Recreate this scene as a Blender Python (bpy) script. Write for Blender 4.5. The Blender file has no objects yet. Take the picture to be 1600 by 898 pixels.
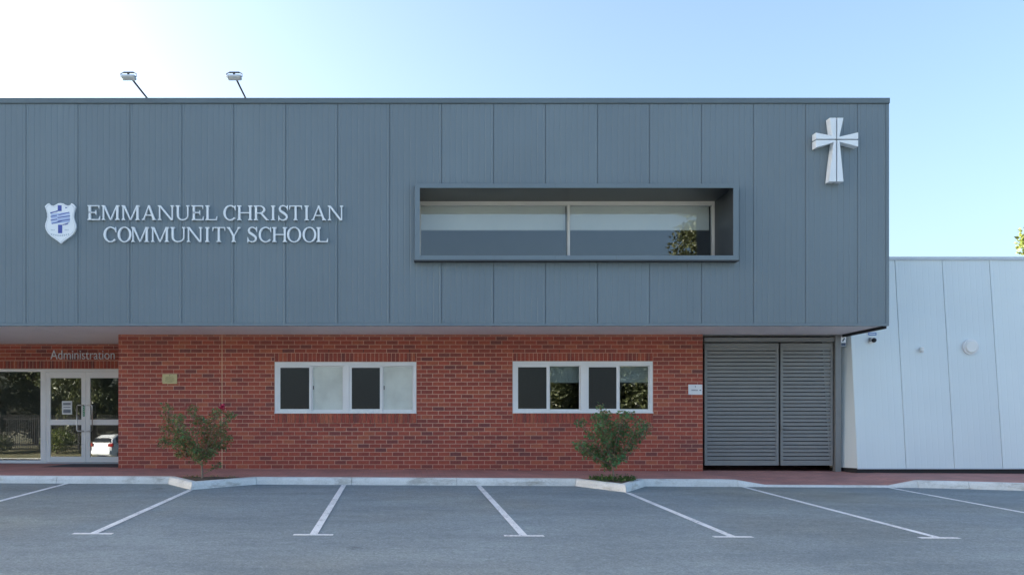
import bpy, bmesh, math, random
from mathutils import Vector, Matrix
R = math.radians
random.seed(7)
scene = bpy.context.scene
COL = scene.collection

# ------------------------------------------------------------------ camera
EYE = 1.63                                   # eye height above the car park where the photographer stands
cam_d = bpy.data.cameras.new('camera')
cam = bpy.data.objects.new('camera', cam_d)
COL.objects.link(cam)
cam.location = (0, 0, EYE)
cam.rotation_euler = (R(90), 0, 0)
cam_d.sensor_width = 36
cam_d.lens = 36 * 1300 / 1600
cam_d.shift_x = 178 / 1600                   # shift lens: the verticals stay vertical
cam_d.shift_y = 218 / 1600
cam_d.clip_end = 3000
scene.camera = cam

# ------------------------------------------------------------------ sky, sun, exposure
SUN_EL, SUN_AZ = 14.0, -72.0                 # behind the building, to the left
world = bpy.data.worlds.new('World')
scene.world = world
world.use_nodes = True
wn = world.node_tree
wn.nodes.clear()
w_out = wn.nodes.new('ShaderNodeOutputWorld')
w_bg = wn.nodes.new('ShaderNodeBackground')
w_sky = wn.nodes.new('ShaderNodeTexSky')
w_sky.sky_type = 'NISHITA'
w_sky.sun_disc = False
w_sky.sun_elevation = R(SUN_EL)
w_sky.sun_rotation = R(SUN_AZ)
w_sky.altitude = 0
w_sky.air_density = 0.9
w_sky.dust_density = 4.0
w_sky.ozone_density = 1.8
w_bg.inputs['Strength'].default_value = 0.05
wn.links.new(w_sky.outputs[0], w_bg.inputs[0])
wn.links.new(w_bg.outputs[0], w_out.inputs[0])

sun_d = bpy.data.lights.new('sun', 'SUN')
sun_d.energy = 5.0
sun_d.angle = R(0.5)
sun_d.color = (1.0, 0.93, 0.82)
sun = bpy.data.objects.new('sun', sun_d)
COL.objects.link(sun)
to_sun = Vector((math.sin(R(SUN_AZ)) * math.cos(R(SUN_EL)), math.cos(R(SUN_AZ)) * math.cos(R(SUN_EL)), math.sin(R(SUN_EL))))
sun.rotation_euler = (-to_sun).to_track_quat('-Z', 'Y').to_euler()
sun.location = (-20, 30, 30)

scene.view_settings.view_transform = 'Standard'
scene.view_settings.look = 'None'
scene.view_settings.exposure = 3.42
scene.view_settings.gamma = 1.0
scene.view_settings.use_curve_mapping = False
scene.render.engine = 'CYCLES'
scene.cycles.use_denoising = True
scene.cycles.max_bounces = 10
scene.cycles.transparent_max_bounces = 16
scene.cycles.sample_clamp_indirect = 6

# ------------------------------------------------------------------ material helpers
def new_mat(name):
    m = bpy.data.materials.new(name)
    m.use_nodes = True
    nt = m.node_tree
    b = nt.nodes['Principled BSDF']
    return m, nt, b

def N(nt, kind, **kw):
    n = nt.nodes.new(kind)
    for k, v in kw.items():
        if k in n.inputs.keys() if hasattr(n.inputs, 'keys') else False:
            n.inputs[k].default_value = v
        else:
            setattr(n, k, v)
    return n

def math_node(nt, op, a, b=None):
    n = nt.nodes.new('ShaderNodeMath')
    n.operation = op
    for i, v in enumerate((a, b)):
        if v is None:
            continue
        if isinstance(v, (int, float)):
            n.inputs[i].default_value = v
        else:
            nt.links.new(v, n.inputs[i])
    return n.outputs[0]

def ramp(nt, fac, stops):
    r = nt.nodes.new('ShaderNodeValToRGB')
    el = r.color_ramp.elements
    while len(el) < len(stops):
        el.new(0.5)
    for e, (p, c) in zip(el, stops):
        e.position = p
        e.color = (c[0], c[1], c[2], 1)
    nt.links.new(fac, r.inputs[0])
    return r.outputs[0]

def noise(nt, scale, detail=4, rough=0.55, stretch=None, vec='Object'):
    tc = nt.nodes.new('ShaderNodeTexCoord')
    geo = nt.nodes.new('ShaderNodeNewGeometry')
    src = geo.outputs['Position'] if vec == 'World' else tc.outputs['Object']
    if stretch:
        mp = nt.nodes.new('ShaderNodeMapping')
        mp.inputs['Scale'].default_value = stretch
        nt.links.new(src, mp.inputs[0])
        src = mp.outputs[0]
    n = nt.nodes.new('ShaderNodeTexNoise')
    n.inputs['Scale'].default_value = scale
    n.inputs['Detail'].default_value = detail
    n.inputs['Roughness'].default_value = rough
    nt.links.new(src, n.inputs['Vector'])
    return n.outputs['Fac']

def bump(nt, b, height, strength=0.3, dist=0.01):
    bp = nt.nodes.new('ShaderNodeBump')
    bp.inputs['Strength'].default_value = strength
    bp.inputs['Distance'].default_value = dist
    nt.links.new(height, bp.inputs['Height'])
    nt.links.new(bp.outputs[0], b.inputs['Normal'])

def mixc(nt, fac, a, b_, blend='MIX'):
    n = nt.nodes.new('ShaderNodeMix')
    n.data_type = 'RGBA'
    n.blend_type = blend
    for i, v in ((0, fac), (6, a), (7, b_)):
        if isinstance(v, (int, float)):
            n.inputs[i].default_value = v
        elif isinstance(v, tuple):
            n.inputs[i].default_value = (v[0], v[1], v[2], 1)
        else:
            nt.links.new(v, n.inputs[i])
    return n.outputs[2]

def painted(name, col, rough=0.45, var=0.08, scale=1.2, stretch=None, metallic=0.0, bump_s=0.0, vec='World'):
    """paint or metal with faint uneven weathering"""
    m, nt, b = new_mat(name)
    f = noise(nt, scale, 5, 0.6, stretch, vec)
    lo = tuple(c * (1 - var) for c in col)
    hi = tuple(min(1, c * (1 + var)) for c in col)
    nt.links.new(ramp(nt, f, [(0.3, lo), (0.7, hi)]), b.inputs['Base Color'])
    b.inputs['Roughness'].default_value = rough
    b.inputs['Metallic'].default_value = metallic
    if bump_s:
        bump(nt, b, noise(nt, 140, 3, 0.6, None, vec), bump_s, 0.004)
    return m

def glass_mat(name, refl, tint=(0.8, 0.84, 0.84)):
    """thin pane: see-through with a mirror-like coat stronger at grazing angles"""
    m, nt, b = new_mat(name)
    nt.nodes.remove(b)
    out = nt.nodes['Material Output']
    tr = nt.nodes.new('ShaderNodeBsdfTransparent')
    tr.inputs[0].default_value = (*tint, 1)
    gl = nt.nodes.new('ShaderNodeBsdfGlossy')
    gl.inputs['Roughness'].default_value = 0.0
    gl.inputs['Color'].default_value = (0.95, 0.97, 1.0, 1)
    fr = nt.nodes.new('ShaderNodeFresnel')
    fr.inputs[0].default_value = 1.45
    f2 = math_node(nt, 'ADD', fr.outputs[0], refl)
    mx = nt.nodes.new('ShaderNodeMixShader')
    nt.links.new(f2, mx.inputs[0])
    nt.links.new(tr.outputs[0], mx.inputs[1])
    nt.links.new(gl.outputs[0], mx.inputs[2])
    nt.links.new(mx.outputs[0], out.inputs[0])
    return m

ROW_Z, ROW_H, BR_W = 0.602, 0.086, 0.24
def brick_mat(name, soldier_x0=None):
    m, nt, b = new_mat(name)
    geo = nt.nodes.new('ShaderNodeNewGeometry')
    sp = nt.nodes.new('ShaderNodeSeparateXYZ')
    nt.links.new(geo.outputs['Position'], sp.inputs[0])
    if soldier_x0 is None:
        row = math_node(nt, 'FLOOR', math_node(nt, 'DIVIDE', math_node(nt, 'SUBTRACT', sp.outputs[2], ROW_Z), ROW_H))
        half = math_node(nt, 'MULTIPLY', math_node(nt, 'MODULO', row, 2.0), 0.5)
        colm = math_node(nt, 'FLOOR', math_node(nt, 'ADD', math_node(nt, 'DIVIDE', math_node(nt, 'ADD', sp.outputs[0], 24.0), BR_W), half))
    else:
        row = math_node(nt, 'FLOOR', math_node(nt, 'MULTIPLY', sp.outputs[2], 1.2))
        colm = math_node(nt, 'FLOOR', math_node(nt, 'DIVIDE', math_node(nt, 'SUBTRACT', sp.outputs[0], soldier_x0 - 24 * ROW_H), ROW_H))
    cx = nt.nodes.new('ShaderNodeCombineXYZ')
    nt.links.new(row, cx.inputs[0])
    nt.links.new(colm, cx.inputs[1])
    wnz = nt.nodes.new('ShaderNodeTexWhiteNoise')
    wnz.noise_dimensions = '3D'
    nt.links.new(cx.outputs[0], wnz.inputs['Vector'])
    c1 = ramp(nt, wnz.outputs['Value'], [(0.0, (0.20, 0.062, 0.056)), (0.12, (0.28, 0.066, 0.050)), (0.5, (0.365, 0.075, 0.050)),
                                          (0.82, (0.42, 0.092, 0.056)), (1.0, (0.45, 0.13, 0.070))])
    f = noise(nt, 22, 5, 0.65, None, 'World')
    c2 = mixc(nt, 0.75, c1, ramp(nt, f, [(0.25, (0.62, 0.60, 0.62)), (0.6, (1.0, 1.0, 1.0)), (0.8, (1.25, 1.2, 1.15))]), 'MULTIPLY')
    nt.links.new(c2, b.inputs['Base Color'])
    b.inputs['Roughness'].default_value = 0.8
    bump(nt, b, noise(nt, 110, 4, 0.6, None, 'World'), 0.5, 0.006)
    return m

M = {}
def clad_mat(name, col, rough):
    m, nt, b = new_mat(name)
    oi = nt.nodes.new('ShaderNodeObjectInfo')
    f = noise(nt, 0.5, 2, 0.5, None, 'World')
    c = ramp(nt, f, [(0.3, tuple(x * 0.96 for x in col)), (0.7, tuple(x * 1.04 for x in col))])
    per = ramp(nt, oi.outputs['Random'], [(0.0, (0.97, 0.97, 0.975)), (1.0, (1.03, 1.03, 1.025))])
    c = mixc(nt, 1.0, c, per, 'MULTIPLY')
    streak = noise(nt, 2.0, 4, 0.6, (2.6, 1.0, 0.12), 'World')
    c = mixc(nt, 1.0, c, ramp(nt, streak, [(0.30, (0.99, 0.99, 0.99)), (0.55, (1, 1, 1)), (0.8, (1.006, 1.006, 1.006))]), 'MULTIPLY')
    nt.links.new(c, b.inputs['Base Color'])
    rg = ramp(nt, noise(nt, 1.3, 4, 0.6, None, 'World'), [(0.3, (rough - 0.07,) * 3), (0.7, (rough + 0.08,) * 3)])
    nt.links.new(rg, b.inputs['Roughness'])
    bump(nt, b, noise(nt, 1.1, 2, 0.5, (1.0, 1.0, 0.6), 'World'), 0.16, 0.06)
    return m
M['clad'] = clad_mat('grey_cladding_paint', (0.147, 0.190, 0.222), 0.40)
M['flash'] = painted('grey_flashing_paint', (0.108, 0.144, 0.168), 0.45, 0.06)
M['reveal_shade'] = painted('shaded_cladding_paint', (0.030, 0.036, 0.042), 0.38, 0.10)  # cladding colour darkened to paint in the shade of the window recess
M['back'] = painted('dark_backing', (0.05, 0.055, 0.06), 0.8)
M['pale_clad'] = clad_mat('pale_panel_paint', (0.72, 0.79, 0.805), 0.45)
M['pale_trim'] = painted('pale_trim_paint', (0.54, 0.60, 0.66), 0.45, 0.05)
M['soffit'] = painted('soffit_sheet', (0.86, 0.85, 0.84), 0.7, 0.04)
M['white'] = painted('white_aluminium', (0.80, 0.805, 0.81), 0.38, 0.04)
M['alu'] = painted('natural_aluminium', (0.62, 0.60, 0.57), 0.35, 0.05)
M['steel'] = painted('brushed_steel', (0.62, 0.62, 0.62), 0.28, 0.05, metallic=1.0)
M['sign_alu'] = painted('pale_metal_letters', (0.72, 0.77, 0.82), 0.42, 0.03)
M['gate'] = painted('grey_gate_paint', (0.205, 0.212, 0.215), 0.42, 0.06)
M['black'] = painted('black_plastic', (0.012, 0.012, 0.014), 0.5)
M['plinth'] = painted('dark_plinth', (0.018, 0.019, 0.022), 0.7)
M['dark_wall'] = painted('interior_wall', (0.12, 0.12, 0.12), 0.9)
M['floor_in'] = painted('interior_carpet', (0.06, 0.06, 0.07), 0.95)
M['blind'] = painted('roller_blind_cloth', (0.80, 0.80, 0.78), 0.9, 0.03)
M['screen'] = painted('flyscreen_mesh', (0.014, 0.017, 0.021), 0.22, 0.12, 40)
M['frost'] = painted('frosted_film', (0.62, 0.66, 0.62), 0.14, 0.12, 2.2)
M['glass'] = glass_mat('window_glass', 0.09)
M['glass_up'] = glass_mat('tinted_window_glass', 0.025, (0.92, 0.94, 0.94))
M['glass_door'] = glass_mat('door_glass', 0.06)
M['brass'] = painted('brass_plate', (0.50, 0.42, 0.22), 0.42, 0.12, 30, metallic=0.35)
M['paper'] = painted('white_print', (0.75, 0.77, 0.80), 0.6, 0.03)
M['ink'] = painted('dark_print', (0.035, 0.06, 0.11), 0.6)
M['blue_print'] = painted('blue_print', (0.05, 0.20, 0.48), 0.5)
M['crest_blue'] = painted('crest_blue', (0.06, 0.09, 0.36), 0.5)
M['crest_pale'] = painted('crest_pale_blue', (0.42, 0.52, 0.76), 0.5)
M['crest_white'] = painted('crest_white', (0.78, 0.82, 0.87), 0.45, 0.03)
M['green_print'] = painted('green_print', (0.02, 0.30, 0.13), 0.5)
M['lens'] = painted('pale_diffuser', (0.78, 0.79, 0.78), 0.3, 0.03)
M['brick'] = brick_mat('red_brick')
M['sold_a'] = brick_mat('red_brick_soldier', -2.573)
def mortar_mat():
    m, nt, b = new_mat('mortar')
    f = noise(nt, 14, 5, 0.6, None, 'World')
    nt.links.new(ramp(nt, f, [(0.3, (0.56, 0.33, 0.25)), (0.7, (0.72, 0.46, 0.35))]), b.inputs['Base Color'])
    b.inputs['Roughness'].default_value = 0.95
    bump(nt, b, noise(nt, 160, 3, 0.6, None, 'World'), 0.4, 0.004)
    return m
M['mortar'] = mortar_mat()
M['sealant'] = painted('control_joint_sealant', (0.78, 0.56, 0.36), 0.7)

def asphalt_mat():
    m, nt, b = new_mat('asphalt')
    grain = noise(nt, 42, 6, 0.8, None, 'World')
    coarse = noise(nt, 13, 5, 0.7, None, 'World')
    big = noise(nt, 0.5, 5, 0.6, (0.6, 1.5, 1.0), 'World')
    patch = noise(nt, 1.3, 6, 0.65, (0.55, 1.4, 1.0), 'World')
    stain = noise(nt, 0.22, 3, 0.5, None, 'World')
    g = ramp(nt, grain, [(0.30, (0.115, 0.137, 0.145)), (0.46, (0.220, 0.260, 0.276)), (0.58, (0.278, 0.326, 0.343)), (0.72, (0.50, 0.56, 0.58))])
    c = mixc(nt, 1.0, g, ramp(nt, coarse, [(0.3, (0.80, 0.81, 0.82)), (0.55, (1, 1, 1)), (0.75, (1.14, 1.14, 1.13))]), 'MULTIPLY')
    c = mixc(nt, 1.0, c, ramp(nt, big, [(0.3, (0.86, 0.87, 0.88)), (0.7, (1.10, 1.10, 1.10))]), 'MULTIPLY')
    c = mixc(nt, 1.0, c, ramp(nt, patch, [(0.34, (0.88, 0.89, 0.90)), (0.5, (1, 1, 1)), (0.66, (1.13, 1.13, 1.12))]), 'MULTIPLY')
    c = mixc(nt, 1.0, c, ramp(nt, stain, [(0.50, (1, 1, 1)), (0.70, (1.10, 0.98, 0.84))]), 'MULTIPLY')
    vor = nt.nodes.new('ShaderNodeTexVoronoi')
    geo = nt.nodes.new('ShaderNodeNewGeometry')
    vor.inputs['Scale'].default_value = 0.62
    nt.links.new(geo.outputs['Position'], vor.inputs['Vector'])
    wob = math_node(nt, 'ADD', vor.outputs['Distance'], math_node(nt, 'MULTIPLY', coarse, 0.10))
    c = mixc(nt, 0.8, c, ramp(nt, wob, [(0.085, (0.60, 0.60, 0.60)), (0.15, (1, 1, 1))]), 'MULTIPLY')
    nt.links.new(c, b.inputs['Base Color'])
    b.inputs['Roughness'].default_value = 0.88
    bump(nt, b, grain, 1.0, 0.016)
    return m
M['asphalt'] = asphalt_mat()

def line_mat():
    m, nt, b = new_mat('road_paint')
    f = noise(nt, 38, 5, 0.7, None, 'World')
    g = noise(nt, 2.2, 4, 0.6, None, 'World')
    s = math_node(nt, 'ADD', f, math_node(nt, 'MULTIPLY', g, 0.5))
    nt.links.new(ramp(nt, s, [(0.60, (0.32, 0.33, 0.34)), (0.70, (0.74, 0.74, 0.73)), (0.9, (0.84, 0.84, 0.83))]), b.inputs['Base Color'])
    b.inputs['Roughness'].default_value = 0.7
    bump(nt, b, f, 0.4, 0.006)
    return m
M['line'] = line_mat()

def concrete_mat():
    m, nt, b = new_mat('kerb_concrete')
    f = noise(nt, 3.0, 6, 0.65, None, 'World')
    g = noise(nt, 45, 4, 0.6, None, 'World')
    st = noise(nt, 1.1, 5, 0.7, (1.4, 1.4, 4.0), 'World')
    c = ramp(nt, f, [(0.3, (0.64, 0.64, 0.61)), (0.7, (0.80, 0.80, 0.775))])
    c = mixc(nt, 0.5, c, ramp(nt, g, [(0.3, (0.8, 0.8, 0.8)), (0.6, (1.05, 1.05, 1.05))]), 'MULTIPLY')
    c = mixc(nt, 1.0, c, ramp(nt, st, [(0.30, (0.58, 0.55, 0.51)), (0.47, (1, 1, 1))]), 'MULTIPLY')
    nt.links.new(c, b.inputs['Base Color'])
    b.inputs['Roughness'].default_value = 0.85
    bump(nt, b, g, 0.35, 0.006)
    return m
M['concrete'] = concrete_mat()

def paver_mat():
    m, nt, b = new_mat('red_paving')
    geo = nt.nodes.new('ShaderNodeNewGeometry')
    bt = nt.nodes.new('ShaderNodeTexBrick')
    bt.inputs['Color1'].default_value = (0.47, 0.215, 0.175, 1)
    bt.inputs['Color2'].default_value = (0.40, 0.195, 0.17, 1)
    bt.inputs['Mortar'].default_value = (0.27, 0.16, 0.14, 1)
    bt.inputs['Scale'].default_value = 1.0
    bt.inputs['Brick Width'].default_value = 0.23
    bt.inputs['Row Height'].default_value = 0.115
    bt.inputs['Mortar Size'].default_value = 0.006
    nt.links.new(geo.outputs['Position'], bt.inputs['Vector'])
    f = noise(nt, 2.0, 5, 0.6, None, 'World')
    c = mixc(nt, 1.0, bt.outputs['Color'], ramp(nt, f, [(0.3, (0.8, 0.8, 0.82)), (0.7, (1.18, 1.16, 1.15))]), 'MULTIPLY')
    nt.links.new(c, b.inputs['Base Color'])
    b.inputs['Roughness'].default_value = 0.8
    bump(nt, b, bt.outputs['Fac'], -0.4, 0.004)
    return m
M['paver'] = paver_mat()

def ground_mat(name, a, c_, scale):
    m, nt, b = new_mat(name)
    nt.links.new(ramp(nt, noise(nt, scale, 6, 0.65, None, 'World'), [(0.3, a), (0.7, c_)]), b.inputs['Base Color'])
    b.inputs['Roughness'].default_value = 0.95
    bump(nt, b, noise(nt, scale * 8, 4, 0.7, None, 'World'), 0.8, 0.03)
    return m
M['soil'] = ground_mat('garden_soil', (0.075, 0.056, 0.042), (0.17, 0.13, 0.095), 9)
M['grass_ground'] = ground_mat('dry_grass_ground', (0.09, 0.085, 0.04), (0.17, 0.15, 0.07), 1.5)

def leaf_mat(name, a, b_, c_, trans=0.35):
    m, nt, b = new_mat(name)
    geo = nt.nodes.new('ShaderNodeNewGeometry')
    f = noise(nt, 3.5, 3, 0.6, None, 'World')
    mixf = math_node(nt, 'ADD', math_node(nt, 'MULTIPLY', geo.outputs['Random Per Island'], 0.65), math_node(nt, 'MULTIPLY', f, 0.35))
    col = ramp(nt, mixf, [(0.15, a), (0.5, b_), (0.85, c_)])
    nt.links.new(col, b.inputs['Base Color'])
    b.inputs['Roughness'].default_value = 0.45
    tl = nt.nodes.new('ShaderNodeBsdfTranslucent')
    nt.links.new(col, tl.inputs[0])
    mx = nt.nodes.new('ShaderNodeMixShader')
    mx.inputs[0].default_value = trans
    nt.links.new(b.outputs[0], mx.inputs[1])
    nt.links.new(tl.outputs[0], mx.inputs[2])
    nt.links.new(mx.outputs[0], nt.nodes['Material Output'].inputs[0])
    return m
M['leaf_myrtle'] = leaf_mat('myrtle_leaf_bronze', (0.32, 0.14, 0.08), (0.19, 0.21, 0.07), (0.075, 0.23, 0.085))
M['leaf_green'] = leaf_mat('myrtle_leaf_green', (0.30, 0.14, 0.085), (0.11, 0.22, 0.075), (0.065, 0.26, 0.105))
M['leaf_gum'] = leaf_mat('gum_leaf', (0.05, 0.062, 0.028), (0.068, 0.080, 0.032), (0.09, 0.098, 0.038))
M['leaf_lime'] = leaf_mat('lime_leaf', (0.07, 0.10, 0.022), (0.12, 0.15, 0.034), (0.18, 0.20, 0.045), 0.5)
M['leaf_low'] = leaf_mat('ground_cover_leaf', (0.05, 0.09, 0.025), (0.08, 0.15, 0.035), (0.13, 0.20, 0.06))
M['bark'] = painted('pale_bark', (0.24, 0.18, 0.14), 0.9, 0.25, 14)
M['bark_dark'] = painted('dark_bark', (0.13, 0.10, 0.08), 0.9, 0.3, 6)
M['petal'] = painted('crimson_petal', (0.42, 0.015, 0.07), 0.6, 0.2, 40)
M['car_white'] = painted('white_car_paint', (0.58, 0.59, 0.60), 0.2, 0.01)
M['car_glass'] = painted('car_dark_glass', (0.012, 0.014, 0.016), 0.05, 0.01)
M['tyre'] = painted('tyre_rubber', (0.02, 0.02, 0.02), 0.85)
M['tail'] = painted('red_tail_lamp', (0.30, 0.015, 0.015), 0.15)
M['fence'] = painted('black_fence_paint', (0.02, 0.02, 0.022), 0.5)

# ------------------------------------------------------------------ object helpers
WLOC = {}
def wl(o):
    return WLOC.get(o.name, Vector((0, 0, 0))) if o else Vector((0, 0, 0))

def props(o, label=None, cat=None, group=None, kind=None):
    if label: o['label'] = label
    if cat: o['category'] = cat
    if group: o['group'] = group
    if kind: o['kind'] = kind
    return o

def thing(name, loc, label, cat, group=None):
    o = bpy.data.objects.new(name, None)
    o.empty_display_size = 0.2
    o.location = loc
    COL.objects.link(o)
    WLOC[o.name] = Vector(loc)
    return props(o, label, cat, group)

def place(name, me, loc, parent=None):
    o = bpy.data.objects.new(name, me)
    COL.objects.link(o)
    loc = Vector(loc)
    if parent:
        o.parent = parent
        o.location = loc - wl(parent)
    else:
        o.location = loc
    WLOC[o.name] = loc
    return o

def build(name, bm, mats, parent=None, smooth=False, fix=True):
    """bmesh in world metres -> one mesh object whose origin is its own base"""
    if fix:
        bmesh.ops.recalc_face_normals(bm, faces=bm.faces)
    xs = [v.co for v in bm.verts]
    c = Vector(((min(v.x for v in xs) + max(v.x for v in xs)) / 2, (min(v.y for v in xs) + max(v.y for v in xs)) / 2, min(v.z for v in xs)))
    bmesh.ops.translate(bm, verts=bm.verts, vec=-c)
    me = bpy.data.meshes.new(name)
    bm.to_mesh(me)
    bm.free()
    for m in (mats if isinstance(mats, (list, tuple)) else [mats]):
        me.materials.append(M[m] if isinstance(m, str) else m)
    if smooth:
        for p in me.polygons:
            p.use_smooth = True
    return place(name, me, c, parent)

def B():
    return bmesh.new()

def box(bm, x0, x1, y0, y1, z0, z1, mi=0):
    v = [bm.verts.new(p) for p in ((x0, y0, z0), (x1, y0, z0), (x1, y1, z0), (x0, y1, z0), (x0, y0, z1), (x1, y0, z1), (x1, y1, z1), (x0, y1, z1))]
    for f in ((0, 3, 2, 1), (4, 5, 6, 7), (0, 1, 5, 4), (1, 2, 6, 5), (2, 3, 7, 6), (3, 0, 4, 7)):
        bm.faces.new([v[i] for i in f]).material_index = mi
    return v

def bbox(name, dims, mats, parent=None, bevel=0.0):
    bm = B()
    box(bm, *dims)
    if bevel:
        bmesh.ops.bevel(bm, geom=bm.edges[:], offset=bevel, segments=1, affect='EDGES', profile=0.5)
    return build(name, bm, mats, parent)

def prism_xz(bm, pts, y0, y1, mi=0):
    """polygon in the facade plane (x, z) given thickness in y; y0 is the front"""
    a = [bm.verts.new((p[0], y0, p[1])) for p in pts]
    b = [bm.verts.new((p[0], y1, p[1])) for p in pts]
    n = len(pts)
    bm.faces.new(a).material_index = mi
    bm.faces.new(b[::-1]).material_index = mi
    for i in range(n):
        bm.faces.new((a[i], b[i], b[(i + 1) % n], a[(i + 1) % n])).material_index = mi

def ring_xz(bm, x0, x1, z0, z1, w, y0, y1, mi=0, top=None, bot=None):
    """rectangular frame of bar width w, butted corners, one mesh"""
    t = top or w
    bt = bot or w
    box(bm, x0, x1, y0, y1, z1 - t, z1, mi)
    box(bm, x0, x1, y0, y1, z0, z0 + bt, mi)
    box(bm, x0, x0 + w, y0 + 0.001, y1 - 0.001, z0 + bt, z1 - t, mi)
    box(bm, x1 - w, x1, y0 + 0.001, y1 - 0.001, z0 + bt, z1 - t, mi)

def tube(bm, pts, rad, seg=8, cap=True, mi=0):
    pts = [Vector(p) for p in pts]
    rad = rad if isinstance(rad, (list, tuple)) else [rad] * len(pts)
    rings = []
    for i, p in enumerate(pts):
        d = (pts[min(i + 1, len(pts) - 1)] - pts[max(i - 1, 0)])
        d = d.normalized() if d.length > 1e-9 else Vector((0, 0, 1))
        u = d.cross(Vector((0, 0, 1)))
        if u.length < 0.05:
            u = d.cross(Vector((1, 0, 0)))
        u.normalize()
        v = d.cross(u)
        rings.append([bm.verts.new(p + (u * math.cos(a) + v * math.sin(a)) * rad[i]) for a in [2 * math.pi * k / seg for k in range(seg)]])
    for a, b in zip(rings, rings[1:]):
        for k in range(seg):
            bm.faces.new((a[k], a[(k + 1) % seg], b[(k + 1) % seg], b[k])).material_index = mi
    if cap:
        bm.faces.new(rings[0][::-1]).material_index = mi
        bm.faces.new(rings[-1]).material_index = mi

def slab_holes(bm, x0, x1, z0, z1, holes, y0, y1, mi=0):
    """wall slab with rectangular openings (x0,x1,z0,z1), no inner faces"""
    xs = sorted({x0, x1, *[h[0] for h in holes], *[h[1] for h in holes]})
    zs = sorted({z0, z1, *[h[2] for h in holes], *[h[3] for h in holes]})
    xs = [x for x in xs if x0 <= x <= x1]
    zs = [z for z in zs if z0 <= z <= z1]
    nx, nz = len(xs) - 1, len(zs) - 1
    def solid(i, j):
        if not (0 <= i < nx and 0 <= j < nz):
            return False
        cx, cz = (xs[i] + xs[i + 1]) / 2, (zs[j] + zs[j + 1]) / 2
        return not any(h[0] < cx < h[1] and h[2] < cz < h[3] for h in holes)
    cache = {}
    def v(i, j, y):
        k = (i, j, y)
        if k not in cache:
            cache[k] = bm.verts.new((xs[i], y, zs[j]))
        return cache[k]
    for i in range(nx):
        for j in range(nz):
            if not solid(i, j):
                continue
            fs = [(v(i, j, y0), v(i + 1, j, y0), v(i + 1, j + 1, y0), v(i, j + 1, y0)),
                  (v(i, j, y1), v(i, j + 1, y1), v(i + 1, j + 1, y1), v(i + 1, j, y1))]
            if not solid(i - 1, j): fs.append((v(i, j, y0), v(i, j + 1, y0), v(i, j + 1, y1), v(i, j, y1)))
            if not solid(i + 1, j): fs.append((v(i + 1, j, y0), v(i + 1, j, y1), v(i + 1, j + 1, y1), v(i + 1, j + 1, y0)))
            if not solid(i, j - 1): fs.append((v(i, j, y0), v(i, j, y1), v(i + 1, j, y1), v(i + 1, j, y0)))
            if not solid(i, j + 1): fs.append((v(i, j + 1, y0), v(i + 1, j + 1, y0), v(i + 1, j + 1, y1), v(i, j + 1, y1)))
            for f in fs:
                bm.faces.new(f).material_index = mi

def leaf(bm, p, size, rnd, mi=0, droop=0.3):
    """one folded leaf of four triangles"""
    d = Vector((rnd.uniform(-1, 1), rnd.uniform(-1, 1), rnd.uniform(-0.7, 0.7) - droop)).normalized()
    s = d.cross(Vector((rnd.uniform(-1, 1), rnd.uniform(-1, 1), rnd.uniform(-1, 1))))
    if s.length < 1e-3:
        s = Vector((1, 0, 0))
    s.normalize()
    n = d.cross(s)
    L = size * rnd.uniform(0.5, 1.45)
    W = L * 0.30
    a = bm.verts.new(p); b = bm.verts.new(p + d * L)
    c = bm.verts.new(p + d * L * 0.45 + s * W + n * W * 0.3)
    e = bm.verts.new(p + d * L * 0.45 - s * W + n * W * 0.3)
    bm.faces.new((a, c, b)).material_index = mi
    bm.faces.new((a, b, e)).material_index = mi

def text_mesh(body, height, name, thick):
    """built-in font turned into a mesh; returns verts in x, z with cap height scaled to height"""
    cu = bpy.data.curves.new(name, 'FONT')
    cu.body = body
    cu.size = 1.0
    cu.extrude = 0.0
    cu.offset = -0.010
    o = bpy.data.objects.new(name, cu)
    COL.objects.link(o)
    dg = bpy.context.evaluated_depsgraph_get()
    me = bpy.data.meshes.new_from_object(o.evaluated_get(dg))
    bpy.data.objects.remove(o)
    bpy.data.curves.remove(cu)
    return me

# ------------------------------------------------------------------ the site (metres; +Y is away from the camera)
YB, YF, YD, YG = 17.33, 15.80, 19.30, 17.45      # brick face, cladding face, door wall, gate
def lot_z(x, y):
    return 0.0362 * max(y, -12.5) - 0.005 * x
def path_z(x, y):
    return 0.690 + 0.034 * (min(y, YB) - 15.5) - 0.005 * x
def bx(px): return (px - 622) / 75.0             # places measured on the brick face
def bz(py): return EYE + (667 - py) / 75.0
def fx(px): return (px - 622) / 82.28            # on the cladding face
def fz(py): return EYE + (667 - py) / 82.28
def dx(px): return (px - 622) / 67.36            # on the door wall
def dz(py): return EYE + (667 - py) / 67.36

# ------------------------------------------------------------------ ground
bm = B()
for (x0, x1, y0, y1) in ((-500, 500, -500, 800),):
    v = [bm.verts.new(p) for p in ((x0, y0, -0.95), (x1, y0, -0.95), (x1, y1, -0.95), (x0, y1, -0.95))]
    bm.faces.new(v)
props(build('ground', bm, 'grass_ground', fix=False), kind='structure')

bm = B()
xs = [-60, -30, -14, -7, 0, 7, 14, 30, 60]
ys = [-12.5, -6, 0, 5, 10, 15.62]
vv = [[bm.verts.new((x, y, lot_z(x, y))) for x in xs] for y in ys]
for j in range(len(ys) - 1):
    for i in range(len(xs) - 1):
        bm.faces.new((vv[j][i], vv[j][i + 1], vv[j + 1][i + 1], vv[j + 1][i]))
car_park = props(build('car_park', bm, 'asphalt', fix=False), kind='structure')

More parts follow.
